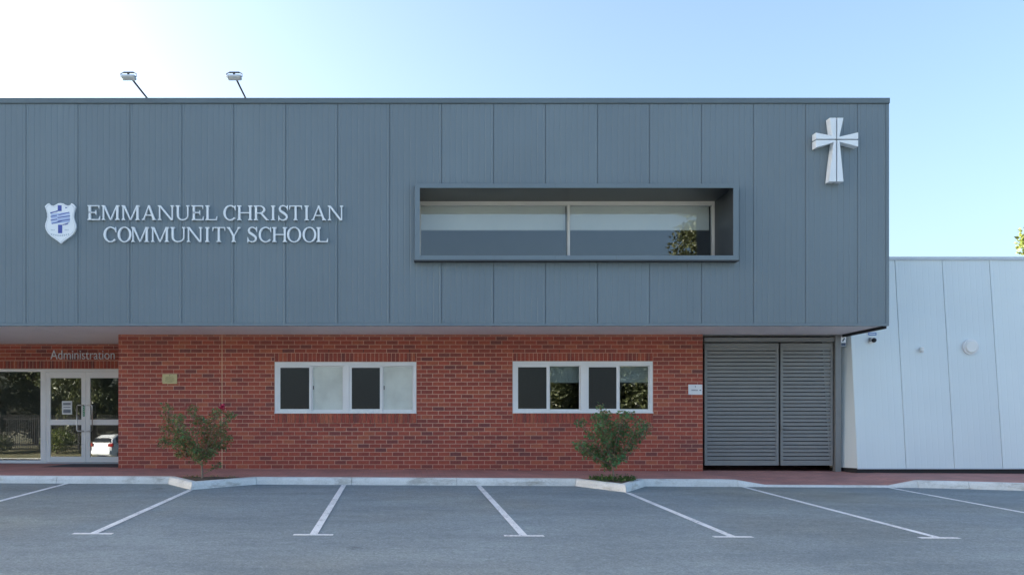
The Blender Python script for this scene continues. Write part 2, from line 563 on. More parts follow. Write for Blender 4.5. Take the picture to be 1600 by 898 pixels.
# painted bay lines with T ends
def sheet(bm, x0, x1, y0, y1, lift, n=6):
    a = []
    for k in range(n + 1):
        y = y0 + (y1 - y0) * k / n
        a.append((bm.verts.new((x0, y, lot_z(x0, y) + lift)), bm.verts.new((x1, y, lot_z(x1, y) + lift))))
    for p, q in zip(a, a[1:]):
        bm.faces.new((p[0], p[1], q[1], q[0]))
LINES = [(-8.65, 15.38), (-6.12, 15.38), (-3.60, 14.40), (-1.00, 15.38), (1.485, 15.38), (3.95, 14.32), (6.38, 15.36), (9.07, 15.34), (11.7, 14.7)]
for x, yk in LINES:
    bm = B()
    sheet(bm, x - 0.046, x + 0.046, 9.86, yk, 0.005)
    sheet(bm, x - 0.235, x + 0.235, 9.76, 9.86, 0.005, 1)
    build('parking_line', bm, 'line', car_park, fix=False)

# kerb: swept profile along the front line, cast in lengths
KERB = [(-16, 15.41), (-13.6, 15.41), (-11.2, 15.41), (-8.8, 15.41), (-6.33, 15.41), (-4.26, 15.41), (-3.60, 14.47), (-2.62, 15.41), (-0.86, 15.41), (1.09, 15.41),
        (3.28, 15.41), (3.95, 14.40), (4.58, 15.41), (6.30, 15.41), (6.85, 15.41), (9.15, 15.40), (9.62, 15.38), (10.45, 15.22), (12.6, 14.6), (15.0, 13.7), (18, 12.4)]
def kerb_h(x):
    if x <= 6.25: return 0.132
    if x <= 6.85: return 0.132 - 0.10 * (x - 6.25) / 0.6
    if x <= 9.15: return 0.032
    if x <= 9.62: return 0.032 + 0.10 * (x - 9.15) / 0.47
    return 0.132
def off(i):
    """inward normal (away from the car park) at a corner of the kerb line, mitred"""
    p = Vector(KERB[i])
    def nrm(a, b):
        d = (Vector(b) - Vector(a)).normalized()
        return Vector((-d.y, d.x))
    if i == 0: return nrm(KERB[0], KERB[1])
    if i == len(KERB) - 1: return nrm(KERB[-2], KERB[-1])
    a, b = nrm(KERB[i - 1], KERB[i]), nrm(KERB[i], KERB[i + 1])
    m = (a + b).normalized()
    return m / max(0.35, m.dot(a))
kerb = props(bpy.data.objects.new('kerb', None), kind='structure')
COL.objects.link(kerb)
def kerb_profile(x, y, n, h):
    zz = lot_z(x, y)
    pr = [(0.0, -0.15), (0.0, 0.006), (0.012, h * 0.55), (0.035, h * 0.9), (0.06, h), (0.15, h + 0.004), (0.15, -0.15)]
    return [Vector((x + n.x * o, y + n.y * o, zz + q)) for o, q in pr]
for i in range(len(KERB) - 1):
    bm = B()
    a, b = KERB[i], KERB[i + 1]
    na, nb = off(i), off(i + 1)
    K = 6
    loops = []
    for k in range(K + 1):
        t = k / K
        L = math.hypot(b[0] - a[0], b[1] - a[1])
        g = 0.004 / L
        tt = g + (1 - 2 * g) * t
        x, y = a[0] + (b[0] - a[0]) * tt, a[1] + (b[1] - a[1]) * tt
        n = na.lerp(nb, tt)
        loops.append([bm.verts.new(p) for p in kerb_profile(x, y, n, kerb_h(x))])
    for p, q in zip(loops, loops[1:]):
        for k in range(len(p)):
            bm.faces.new((p[k], p[(k + 1) % len(p)], q[(k + 1) % len(p)], q[k]))
    bm.faces.new(loops[0][::-1]); bm.faces.new(loops[-1])
    build('kerb_segment', bm, 'concrete', kerb)

# footpath behind the kerb, dipping to the ramp
bm = B()
def kerb_y(x):
    base = [p for p in KERB if p not in ((-3.60, 14.47), (3.95, 14.40))]
    for p, q in zip(base, base[1:]):
        if p[0] <= x <= q[0]:
            return p[1] + (q[1] - p[1]) * (x - p[0]) / (q[0] - p[0])
    return 15.41
xs = [-16 + 0.25 * i for i in range(int(34 / 0.25) + 1)]
rows = []
for x in xs:
    yk = kerb_y(x) + 0.152
    zf = lot_z(x, yk) + kerb_h(x) - 0.004
    r_ = [bm.verts.new((x, yk, zf - 0.14))]
    for t in (0.0, 0.25, 0.5, 0.75, 1.0):
        y = yk + (YB + 0.12 - yk) * t
        zb = path_z(x, YB)
        r_.append(bm.verts.new((x, y, zf + (zb - zf) * t)))
    r_.append(bm.verts.new((x, 26.0, path_z(x, YB) + 0.001)))
    rows.append(r_)
for p, q in zip(rows, rows[1:]):
    for k in range(6):
        bm.faces.new((p[k], q[k], q[k + 1], p[k + 1]))
props(build('footpath', bm, 'paver', fix=False), kind='structure')

# soil in the two kerb corners
for tri in (((-4.20, 15.60), (-3.60, 14.63), (-2.70, 15.60)), ((3.36, 15.60), (3.95, 14.57), (4.52, 15.60))):
    bm = B()
    cx = sum(p[0] for p in tri) / 3; cy = sum(p[1] for p in tri) / 3
    n = 7
    grid = {}
    for i in range(n + 1):
        for j in range(n + 1 - i):
            k = n - i - j
            x = (tri[0][0] * i + tri[1][0] * j + tri[2][0] * k) / n
            y = (tri[0][1] * i + tri[1][1] * j + tri[2][1] * k) / n
            edge = min(i, j, k) / n
            z = lot_z(x, y) + 0.112 + edge * 0.12 + random.uniform(-0.008, 0.008)
            grid[(i, j)] = bm.verts.new((x, y, z))
    for i in range(n):
        for j in range(n - i):
            bm.faces.new((grid[(i, j)], grid[(i + 1, j)], grid[(i, j + 1)]))
            if i + j < n - 1:
                bm.faces.new((grid[(i + 1, j)], grid[(i + 1, j + 1)], grid[(i, j + 1)]))
    props(build('planting_bed', bm, 'soil'), kind='structure')

# far side of the car park: pale kerb and a low garden bank under the fence
bm = B()
box(bm, -60, 60, -12.75, -12.5, -0.95, -0.28)
props(build('far_kerb', bm, 'concrete'), kind='structure')
bm = B()
pr = [(-12.75, -0.34), (-14.2, 0.02), (-16, 0.22), (-40, 0.5), (-60, 0.3), (-70, -0.96)]
a = [[bm.verts.new((x, y, z)) for y, z in pr] for x in (-60, -20, 20, 60)]
for p, q in zip(a, a[1:]):
    for k in range(len(pr) - 1):
        bm.faces.new((p[k], p[k + 1], q[k + 1], q[k]))
props(build('garden_bank', bm, 'grass_ground'), kind='structure')

# ================================================================== MAIN BUILDING
XL, XR = -36.0, 9.322  # left end lengthened out of view so its shadow covers the foreground
Z_SOF, Z_TOP = 3.562, fz(154)
school = thing('school_building', (0, YB, 0.7), 'two-storey school with grey clad upper floor overhanging a red brick ground floor', 'building')

# ---- brick wall of the ground floor
BX0, BX1, BZ0, BZ1 = bx(185), bx(1098), 0.602, Z_SOF
WIN = [(bx(429), bx(429) + 2.956, 1.915, 2.992), (bx(801), bx(801) + 2.924, 1.920, 3.004)]
SOLD_H = 0.190
SILL_Z, HEAD_Z = ROW_Z + 13 * ROW_H, ROW_Z + 30 * ROW_H
HOLES = [(a, b, SILL_Z, HEAD_Z) for a, b, c, d in WIN]
bm = B()
slab_holes(bm, BX0, BX1, BZ0, BZ1 - 0.002, [(a, b, c, d) for a, b, c, d in WIN], YB + 0.0075, YB + 0.26)
box(bm, BX0 + 0.0002, BX0 + 0.25, YB + 0.26, YD + 0.05, BZ0, BZ1 - 0.002)
wall = build('brick_wall', bm, 'mortar', school)

bw, bh, bd = BR_W - 0.013, ROW_H - 0.013, 0.06
bm = B()
box(bm, 0, bw, 0, bd, 0, bh)
es = [e for e in bm.edges if all(abs(v.co.y) < 1e-6 for v in e.verts)]
bmesh.ops.bevel(bm, geom=es, offset=0.003, segments=1, affect='EDGES')
bmesh.ops.recalc_face_normals(bm, faces=bm.faces)
brick_me = bpy.data.meshes.new('brick')
bm.to_mesh(brick_me); bm.free()
brick_me.materials.append(M['brick'])

def brick_cells(x0, x1, z0, z1, holes):
    """running-bond courses cut at openings: yields (xa, xb, za, zb, whole)"""
    out = []
    nr = int(math.ceil((z1 - ROW_Z) / ROW_H)) + 1
    for r in range(nr):
        za = ROW_Z + r * ROW_H
        if za + bh < z0 or za > z1 - 0.02:
            continue
        zb = min(za + bh, z1)
        sh = 0.5 * (r % 2) * BR_W
        c0 = int(math.floor((x0 + sh) / BR_W)) - 1
        c1 = int(math.ceil((x1 + sh) / BR_W)) + 1
        for c in range(c0, c1 + 1):
            xa = c * BR_W - sh + 0.0065
            segs = [(max(xa, x0), min(xa + bw, x1))]
            for h in holes:
                if za + bh * 0.5 > h[2] and za + bh * 0.5 < h[3]:
                    nxt = []
                    for s in segs:
                        if s[1] <= h[0] or s[0] >= h[1]: nxt.append(s)
                        else:
                            if s[0] < h[0]: nxt.append((s[0], h[0] - 0.006))
                            if s[1] > h[1]: nxt.append((h[1] + 0.006, s[1]))
                    segs = nxt
            for s in segs:
                if s[1] - s[0] > 0.02:
                    out.append((s[0], s[1], za, zb, s[1] - s[0] > bw - 1e-4 and zb - za > bh - 1e-4))
    return out
cells = brick_cells(BX0, BX1, 0.60, BZ1 - 0.012, HOLES)
def clear_of_shrubs(c):
    x, z = (c[0] + c[1]) / 2, c[2]
    return not ((-5.1 < x < -3.4 and z < 2.3) or (3.5 < x < 5.4 and z < 2.3)) and z > 0.86
whole = sorted([c for c in cells if c[4] and clear_of_shrubs(c)], key=lambda c: (c[0] ** 2 + (c[2] - EYE) ** 2))[:300]
wset = set(whole)
for c in whole:
    place('brick', brick_me, (c[0], YB + random.uniform(-0.0012, 0.0012), c[2]), wall)
bm = B()
for c in cells:
    if c in wset:
        continue
    j = random.uniform(-0.0012, 0.0012)
    box(bm, c[0], c[1], YB + j, YB + 0.06, c[2], c[3])
props(build('brickwork', bm, 'brick', wall), kind='stuff')

# soldier courses over the windows, brick-on-edge sills under them
def soldier_run(x0, x1, za, zb, yf, parent, slope=0.0):
    n = max(1, round((x1 - x0) / ROW_H))
    p = (x1 - x0) / n
    bm = B()
    vs = box(bm, 0, p - 0.011, 0, 0.06, 0, zb - za - 0.011)
    if slope:
        for v in vs:
            if v.co.y < 0.01 : v.co.y -= 0.012
    es = [e for e in bm.edges if all(v.co.y < 0.001 for v in e.verts)]
    bmesh.ops.bevel(bm, geom=es, offset=0.003, segments=1, affect='EDGES')
    bmesh.ops.recalc_face_normals(bm, faces=bm.faces)
    me = bpy.data.meshes.new('soldier_brick')
    bm.to_mesh(me); bm.free()
    me.materials.append(M['sold_a'])
    for k in range(n):
        place('soldier_brick', me, (x0 + k * p + 0.0055, yf + random.uniform(-0.0012, 0.0012), za), parent)
for a, b, c, d in WIN:
    soldier_run(a, b, d + 0.004, HEAD_Z - 0.002, YB, wall)
    soldier_run(a, b, SILL_Z, c - 0.002 + 0.008, YB, wall, 1)
# weep holes in the course above each soldier course
for a, b, c, d in WIN:
    for q in (0.04, 0.36, 0.60, 0.92):
        x = round((a + (b - a) * q) / BR_W) * BR_W
        bbox('weep_hole', (x - 0.007, x + 0.007, YB + 0.0052, YB + 0.0072, HEAD_Z + 0.002, HEAD_Z + 0.07), 'plinth', wall)
# control joint
bbox('control_joint', (bx(347) - 0.0065, bx(347) + 0.0065, YB - 0.0025, YB + 0.004, 0.75, BZ1 - 0.013), 'sealant', wall)

# ---- sliding windows of the ground floor
def sliding_window(x0, x1, z0, z1, panes):
    w = x1 - x0
    s = w / 2.956
    bm = B()
    yf, yb_ = YB + 0.012, YB + 0.11
    ring_xz(bm, x0 + 0.003, x1 - 0.003, z0 + 0.003, z1 - 0.003, 0.062, yf, yb_, top=0.082, bot=0.060)
    xm = x0 + 1.495 * s
    box(bm, xm - 0.058, xm + 0.058, yf + 0.002, yb_ - 0.002, z0 + 0.063, z1 - 0.085)
    win = build('window', bm, 'white', school)
    bbox('sill_flashing', (x0 - 0.004, x1 + 0.004, YB - 0.022, yf - 0.001, z0 + 0.001, z0 + 0.022), 'white', win)
    k = 0
    for (l, r_) in ((x0 + 0.062, xm - 0.058), (xm + 0.058, x1 - 0.062)):
        mid = l + (r_ - l) * 0.487
        zt, zb_ = z1 - 0.086, z0 + 0.064
        bm = B()
        ring_xz(bm, l + 0.002, mid + 0.04, zb_, zt, 0.052, yf + 0.014, yf + 0.040, top=0.036, bot=0.030)
        build('sash', bm, 'white', win)
        bbox('flyscreen', (l + 0.054, mid - 0.012, yf + 0.026, yf + 0.030, zb_ + 0.030, zt - 0.036), 'screen', win)
        # the other half: pane set further back behind a slim sash
        bm = B()
        ring_xz(bm, mid + 0.041, r_ - 0.002, zb_, zt, 0.022, yf + 0.042, yf + 0.07, top=0.018, bot=0.022)
        build('sash', bm, 'white', win)
        bbox('pane', (mid + 0.064, r_ - 0.025, yf + 0.052, yf + 0.057, zb_ + 0.023, zt - 0.019), panes[k], win)
        bbox('latch', (mid + 0.066, mid + 0.084, yf + 0.030, yf + 0.0415, z0 + 0.50, z0 + 0.58), 'black', win)
        k += 1
    return win
sliding_window(*WIN[0], ('frost', 'frost'))
sliding_window(*WIN[1], ('glass', 'glass'))

# ---- recessed entrance wall with header brickwork
DL, DR, DT, DB = dx(-140), dx(196), 2.985, 0.80
bm = B()
slab_holes(bm, -13.2, BX0 - 0.001, 0.60, Z_SOF - 0.003, [(DL, DR, 0.60, DT)], YD + 0.0075, YD + 0.25)
hw = build('entrance_wall', bm, 'mortar', school)
bm = B()
for c in brick_cells(-13.2, BX0 - 0.004, 0.62, Z_SOF - 0.012, [(DL, DR, 0.55, DT + SOLD_H)]):
    box(bm, c[0], c[1], YD + random.uniform(-0.001, 0.001), YD + 0.05, c[2], c[3])
props(build('brickwork', bm, 'brick', hw), kind='stuff')
soldier_run(DL, DR, DT + 0.006, DT + SOLD_H, YD, hw)
bm = B()
box(bm, -13.45, -13.2, YB, YD + 0.25, 0.6, Z_SOF - 0.003)
build('return_wall', bm, 'mortar', school)
bbox('entrance_floor', (-13.2, BX0 - 0.002, YD - 0.12, YD + 0.02, 0.60, 0.802), 'pale_trim', school)

# ---- shopfront: sidelights and double doors
yf = YD + 0.05
bm = B()
box(bm, DL, DR, yf, yf + 0.10, DT - 0.065, DT - 0.002)
for p in (-130, 66, 193.5):
    w = 0.062 if p != 193.5 else 0.03
    box(bm, dx(p) - w, dx(p) + w, yf + 0.002, yf + 0.098, 0.803, DT - 0.066)
box(bm, DL, dx(66) - 0.063, yf + 0.004, yf + 0.096, 0.803, 0.862)
shop = build('shopfront', bm, 'white', school)
bbox('pane', (dx(-130) + 0.06, dx(66) - 0.06, yf + 0.045, yf + 0.053, 0.860, DT - 0.066), 'glass_door', shop)
def door_leaf(x0, x1, hinge_left):
    z0, z1 = 0.812, DT - 0.070
    bm = B()
    zmt, zmb = dz(655), dz(663.5)
    box(bm, x0, x0 + 0.10, yf + 0.012, yf + 0.056, z0, z1)
    box(bm, x1 - 0.10, x1, yf + 0.012, yf + 0.056, z0, z1)
    for a, b in ((z0, dz(713)), (zmb, zmt), (dz(590), z1)):
        box(bm, x0 + 0.10, x1 - 0.10, yf + 0.014, yf + 0.054, a, b)
    d = build('door', bm, 'white', school)
    bbox('pane', (x0 + 0.097, x1 - 0.097, yf + 0.031, yf + 0.037, zmt - 0.003, dz(590) + 0.003), 'glass_door', d)
    bbox('pane', (x0 + 0.097, x1 - 0.097, yf + 0.031, yf + 0.037, dz(713) - 0.003, zmb + 0.003), 'glass_door', d)
    xh = x1 - 0.050 if hinge_left else x0 + 0.050
    sgn = -1 if hinge_left else 1
    xo = xh + sgn * 0.125
    bm = B()
    zt, zb_ = dz(632.5), dz(673)
    tube(bm, [(xh, yf + 0.014, zt), (xh, yf - 0.045, zt), (xh + sgn * 0.02, yf - 0.065, zt), (xo - sgn * 0.02, yf - 0.065, zt), (xo, yf - 0.065, zt - 0.02),
              (xo, yf - 0.065, zb_ + 0.02), (xo - sgn * 0.02, yf - 0.065, zb_), (xh + sgn * 0.02, yf - 0.065, zb_), (xh, yf - 0.045, zb_), (xh, yf + 0.014, zb_)], 0.014, 8)
    build('handle', bm, 'steel', d, True)
    return d
door_leaf(dx(70.2), dx(132.2), True)
door_leaf(dx(132.6), dx(192), False)

# ---- soffit over the entrance, in sheets
jx = [XL] + [fx(203 + 81.2 * k) for k in range(-29, 16, 3)] + [XR]
jx = sorted(x for x in jx if XL <= x <= XR)
soff = bbox('soffit', (XL, XR - 0.02, YF + 0.07, 27.9, Z_SOF + 0.012, Z_SOF + 0.10), 'back', school)
for a, b in zip(jx, jx[1:]):
    if b - a > 0.05:
        bbox('soffit_sheet', (a + 0.003, b - 0.003 - (0.022 if b == XR else 0), YF + 0.075, 24.0, Z_SOF, Z_SOF + 0.011), 'soffit', soff)

# ---- upper storey: structural box with the opening for the long window
OX0, OX1, OZ0, OZ1 = 0.313, 6.404, 4.772, 6.205
bm = B()
slab_holes(bm, XL, XR - 0.02, Z_SOF + 0.105, Z_TOP - 0.03, [(OX0, OX1, OZ0, OZ1)], YF + 0.055, YF + 0.25)
box(bm, XL, XL + 0.2, YF + 0.25, 27.9, Z_SOF + 0.105, Z_TOP - 0.03)
box(bm, XR - 0.2, XR - 0.02, YF + 0.25, 27.9, Z_SOF + 0.105, Z_TOP - 0.03)
box(bm, XL, XR - 0.02, 27.9, 28.1, 0.4, Z_TOP - 0.03)
box(bm, XL + 0.2, XR - 0.2, YF + 0.25, 27.9, Z_TOP - 0.5, Z_TOP - 0.3)
upper = build('upper_storey', bm, 'back', school)

def ribbed_panel(bm, x0, x1, z0, z1, xa, y, pitch=0.1097, depth=0.0045, thick=0.05, end=(True, True)):
    """vertical-ribbed cladding sheet; grooves lie on a pitch counted from xa"""
    pts = [(x0, y + 0.004), (x0 + 0.003, y)] if end[0] else [(x0, y)]
    k = 0
    while True:
        c = xa + pitch * (k + 0.5)
        k += 1
        if c > x1 - 0.02: break
        if c < x0 + 0.02: continue
        pts += [(c - 0.011, y), (c - 0.005, y + depth), (c + 0.005, y + depth), (c + 0.011, y)]
    pts += [(x1 - 0.003, y), (x1, y + 0.004)] if end[1] else [(x1, y)]
    lo = [bm.verts.new((p[0], p[1], z0)) for p in pts]
    hi = [bm.verts.new((p[0], p[1], z1)) for p in pts]
    for i in range(len(pts) - 1):
        bm.faces.new((lo[i], lo[i + 1], hi[i + 1], hi[i]))
    b = [bm.verts.new(q) for q in ((x0, y + thick, z0), (x1, y + thick, z0), (x1, y + thick, z1), (x0, y + thick, z1))]
    bm.faces.new((lo[0], hi[0], b[3], b[0]))
    bm.faces.new((lo[-1], b[1], b[2], hi[-1]))
    bm.faces.new([b[0], b[1]] + lo[::-1])
    bm.faces.new([b[3]] + hi + [b[2]])
PZ0, PZ1 = Z_SOF + 0.042, fz(162.5)
edges = [fx(203 + 81.2 * k) for k in range(-30, 15)] + [XR - 0.058]
edges = [e for e in edges if e > XL]
edges = [XL] + edges
for a, b in zip(edges, edges[1:]):
    if b - a < 0.06: continue
    a_, b_ = a + 0.0035, b - 0.0035
    for (l, r_, z0, z1) in ([(a_, b_, PZ0, PZ1)] if b_ <= OX0 or a_ >= OX1 else
                            [(a_, b_, OZ1 + 0.003, PZ1), (a_, b_, PZ0, OZ0 - 0.003)]):
        bm = B()
        ribbed_panel(bm, l, r_, z0, z1, a, YF)
        if a_ < OX0 < b_ and z0 == PZ0: ribbed_panel(bm, a_, OX0 - 0.002, OZ0 - 0.003, OZ1 + 0.003, a, YF, end=(True, False))
        if a_ < OX1 < b_ and z0 == PZ0: ribbed_panel(bm, OX1 + 0.002, b_, OZ0 - 0.003, OZ1 + 0.003, a, YF, end=(False, True))
        build('panel', bm, 'clad', upper)
# flashings: parapet cap, corner, drip edge, side
bm = B()
pts = [(YF - 0.030, PZ1 + 0.012), (YF - 0.030, Z_TOP), (YF + 0.30, Z_TOP + 0.03), (YF + 0.30, Z_TOP - 0.05), (YF + 0.05, Z_TOP - 0.05), (YF + 0.05, PZ1 + 0.002), (YF - 0.020, PZ1 + 0.002)]
lo = [bm.verts.new((XL, y, z)) for y, z in pts]; hi = [bm.verts.new((XR + 0.002, y, z)) for y, z in pts]
for i in range(len(pts)):
    bm.faces.new((lo[i], lo[(i + 1) % len(pts)], hi[(i + 1) % len(pts)], hi[i]))
bm.faces.new(lo); bm.faces.new(hi[::-1])
build('parapet_cap', bm, 'flash', upper)
bbox('drip_edge', (XL, XR - 0.001, YF - 0.006, YF + 0.068, Z_SOF - 0.010, PZ0 - 0.003), 'clad', upper)
bbox('corner_flashing', (XR - 0.056, XR + 0.001, YF - 0.004, YF + 0.20, PZ0 - 0.001, PZ1 + 0.001), 'clad', upper)
bbox('side_cladding', (XR - 0.018, XR, YF + 0.201, 27.9, Z_SOF + 0.02, Z_TOP - 0.06), 'clad', upper)
bbox('side_dark_strip', (XR - 0.05, XR - 0.002, YF + 0.075, 20.0, Z_SOF - 0.055, Z_SOF - 0.001), 'plinth', upper)  # near-black strip along the underside of the side edge

# ---- long upper window in its projecting surround
ys0, ys1 = YF - 0.15, 16.72
IX0, IX1, IZ0, IZ1 = 0.410, 6.308, 4.856, 6.125
bm = B()
box(bm, OX0, OX1, ys0, YF + 0.06, IZ1, OZ1); box(bm, OX0, OX1, ys0, YF + 0.06, OZ0, IZ0)
box(bm, OX0, IX0, ys0 + 0.0005, YF + 0.06, IZ0, IZ1); box(bm, IX1, OX1, ys0 + 0.0005, YF + 0.06, IZ0, IZ1)
sur = build('window_surround', bm, 'clad', school)
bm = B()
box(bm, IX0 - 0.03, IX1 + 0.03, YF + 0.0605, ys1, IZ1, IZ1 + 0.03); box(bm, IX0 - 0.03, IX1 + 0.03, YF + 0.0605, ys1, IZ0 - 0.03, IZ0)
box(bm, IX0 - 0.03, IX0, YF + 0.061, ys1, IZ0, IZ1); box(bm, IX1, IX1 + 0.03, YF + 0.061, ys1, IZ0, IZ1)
build('reveal_lining', bm, 'reveal_shade', sur)
bm = B()
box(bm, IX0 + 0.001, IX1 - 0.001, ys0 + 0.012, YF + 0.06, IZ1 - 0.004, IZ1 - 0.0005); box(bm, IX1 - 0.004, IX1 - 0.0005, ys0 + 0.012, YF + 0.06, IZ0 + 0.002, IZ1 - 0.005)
build('reveal_shade_sheet', bm, 'reveal_shade', sur)  # thin dark sheets carry the painted shade to the recess front
bbox('shade_line_strip', (OX0 - 0.01, OX1 + 0.01, ys0 - 0.012, YF - 0.002, OZ0 - 0.022, OZ0 - 0.001), 'back', sur)  # added dark strip, stands for the shadow line under the surround
for k in range(1, 5):   # sheet joints of the surround
    x = OX0 + (OX1 - OX0) * (k + 0.3) / 5.3
    bbox('joint', (x - 0.003, x + 0.003, ys0 - 0.0012, ys0 + 0.003, IZ1 + 0.001, OZ1 - 0.001), 'flash', sur)
    bbox('joint', (x - 0.003, x + 0.003, ys0 - 0.0012, ys0 + 0.003, OZ0 + 0.001, IZ0 - 0.001), 'flash', sur)
bm = B()
ring_xz(bm, IX0 + 0.002, IX1 - 0.002, IZ0 + 0.002, IZ1 - 0.002, 0.045, 16.57, 16.68, top=0.075, bot=0.06)
xm = (888 - 622) / 78.3
box(bm, xm - 0.024, xm + 0.024, 16.56, 16.67, IZ0 + 0.063, IZ1 - 0.078)
upw = build('window', bm, 'alu', school)
bbox('pane', (IX0 + 0.044, xm - 0.022, 16.615, 16.622, IZ0 + 0.06, IZ1 - 0.076), 'glass_up', upw)
bbox('pane', (xm + 0.022, IX1 - 0.044, 16.615, 16.622, IZ0 + 0.06, IZ1 - 0.076), 'glass_up', upw)
for a, b, which in ((IX0 + 0.05, xm - 0.03, 'left'), (xm + 0.03, IX1 - 0.05, 'right')):
    bm = B()
    box(bm, a, b, 16.75, 16.752, 5.60, IZ1 - 0.03)
    bl = build('roller_blind', bm, 'blind')
    props(bl, 'pale roller blind half down behind the %s half of the long upper window' % which, 'blind', 'roller blinds of the upper window')
    bbox('bottom_bar', (a, b, 16.745, 16.757, 5.585, 5.60), 'alu', bl)

# ---- interior shell
bm = B()
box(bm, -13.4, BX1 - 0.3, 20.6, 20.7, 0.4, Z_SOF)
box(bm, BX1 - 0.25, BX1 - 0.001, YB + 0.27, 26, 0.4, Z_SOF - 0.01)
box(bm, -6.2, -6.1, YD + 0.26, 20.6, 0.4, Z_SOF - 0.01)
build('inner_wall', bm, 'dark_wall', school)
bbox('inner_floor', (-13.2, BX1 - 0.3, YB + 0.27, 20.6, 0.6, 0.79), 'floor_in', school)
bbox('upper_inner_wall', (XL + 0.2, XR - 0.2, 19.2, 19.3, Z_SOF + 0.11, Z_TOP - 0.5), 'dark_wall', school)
for k, (l, r_) in enumerate(((bx(857), bx(908)), (bx(965), bx(1017)))):
    bm = B()
    box(bm, l - 0.03, r_ + 0.02, YB + 0.20, YB + 0.203, 2.58, 2.96)
    bl = build('roller_blind', bm, 'blind')
    props(bl, 'pale blind a third down behind the %s clear pane of the right brick-wall window' % ('left', 'right')[k], 'blind', 'roller blinds of the ground floor window')
    bbox('bottom_bar', (l - 0.03, r_ + 0.02, YB + 0.196, YB + 0.207, 2.565, 2.58), 'alu', bl)

# ================================================================== GATE
gate_z = path_z(7.7, YG)
gt = thing('slatted_gate', ((bx(1100) + bx(1303)) / 2, YG, gate_z), 'grey slatted metal gate and side screen closing the gap beside the brick wall', 'gate')
def gx(px): return (px - 622) / 74.5
def gz(py): return EYE + (667 - py) / 74.5
bbox('head_beam', (gx(1100.2), gx(1312), YG - 0.03, YG + 0.06, gz(534), gz(527.5)), 'gate', gt)
def slat_leaf(x0, x1, name):
    z0, z1 = gz(726.5), gz(536)
    bm = B()
    ring_xz(bm, x0, x1, z0, z1, 0.055, YG - 0.005, YG + 0.045, top=0.085, bot=0.105)
    f = build(name, bm, 'gate', gt)
    n = 30
    a, b = z0 + 0.105, z1 - 0.085
    p = (b - a) / n
    bm = B()
    box(bm, 0, x1 - x0 - 0.11, 0, 0.022, 0.0, p * 0.79)
    bmesh.ops.recalc_face_normals(bm, faces=bm.faces)
    me = bpy.data.meshes.new('slat'); bm.to_mesh(me); bm.free()
    me.materials.append(M['gate'])
    for k in range(n):
        place('slat', me, (x0 + 0.055, YG + 0.006, a + k * p + p * 0.18), f)
    return f
slat_leaf(gx(1101), gx(1216.5), 'fixed_screen')
lf = slat_leaf(gx(1219.5), gx(1301.5), 'gate_leaf')
bm = B()
xh = gx(1221.5); zh = gz(669)
box(bm, xh - 0.016, xh + 0.016, YG - 0.018, YG - 0.006, zh - 0.075, zh + 0.075)
tube(bm, [(xh, YG - 0.018, zh), (xh, YG - 0.06, zh), (xh + 0.10, YG - 0.06, zh)], 0.011, 8)
build('handle', bm, 'gate', lf)
bm = B()
box(bm, gx(1302.8), gx(1311.5), YG - 0.07, YG + 0.05, gate_z - 0.1, Z_SOF - 0.003)
build('post', bm, 'gate', gt)
# dark passage behind the gate
bm = B()
box(bm, BX1 + 0.002, 9.4, 21.0, 21.1, 0.5, Z_SOF - 0.003)
build('passage_wall', bm, 'back', school)

# ================================================================== PALE BUILDING ON THE RIGHT (battered wall)
annex_base = path_z(11, YB) - 0.02
annex = thing('pale_annex', (12, 17.1, annex_base), 'low pale grey panel-clad building with a backward leaning front wall', 'building')
LEAN = 0.0915
AX0, AX1, AY = 9.445, 24.0, 17.10
AZ0, AZ1 = 0.788, 5.16
def ay(z): return AY + LEAN * (z - AZ0)
def lean_panel(bm, x0, x1, z0, z1, xa, pitch=0.124, depth=0.0013):
    pts = [(x0, 0.005), (x0 + 0.004, 0)]
    k = 0
    while True:
        c = xa + pitch * (k + 0.5); k += 1
        if c > x1 - 0.02: break
        pts += [(c - 0.010, 0), (c - 0.004, depth), (c + 0.004, depth), (c + 0.010, 0)]
    pts += [(x1 - 0.004, 0), (x1, 0.005)]
    lo = [bm.verts.new((p[0], ay(z0) + p[1], z0)) for p in pts]
    hi = [bm.verts.new((p[0], ay(z1) + p[1], z1)) for p in pts]
    for i in range(len(pts) - 1):
        bm.faces.new((lo[i], lo[i + 1], hi[i + 1], hi[i]))
    b = [bm.verts.new(q) for q in ((x0, ay(z0) + 0.05, z0), (x1, ay(z0) + 0.05, z0), (x1, ay(z1) + 0.05, z1), (x0, ay(z1) + 0.05, z1))]
    bm.faces.new((lo[0], hi[0], b[3], b[0])); bm.faces.new((lo[-1], b[1], b[2], hi[-1]))
    bm.faces.new([b[0], b[1]] + lo[::-1]); bm.faces.new([b[3]] + hi + [b[2]])
bm = B()   # backing wall, back and roof
v = [(AX0 + 0.01, ay(AZ0) + 0.052, AZ0 - 0.02), (AX1, ay(AZ0) + 0.052, AZ0 - 0.02), (AX1, 27.0, AZ0 - 0.02), (AX0 + 0.01, 27.0, AZ0 - 0.02),
     (AX0 + 0.01, ay(AZ1) + 0.052, AZ1 - 0.01), (AX1, ay(AZ1) + 0.052, AZ1 - 0.01), (AX1, 27.0, AZ1 - 0.01), (AX0 + 0.01, 27.0, AZ1 - 0.01)]
v = [bm.verts.new(p) for p in v]
for f in ((0, 3, 2, 1), (4, 5, 6, 7), (0, 1, 5, 4), (1, 2, 6, 5), (2, 3, 7, 6), (3, 0, 4, 7)):
    bm.faces.new([v[i] for i in f])
core = build('wall', bm, 'back', annex)
ed = [AX0] + [10.445 + 0.9935 * k for k in range(14)]
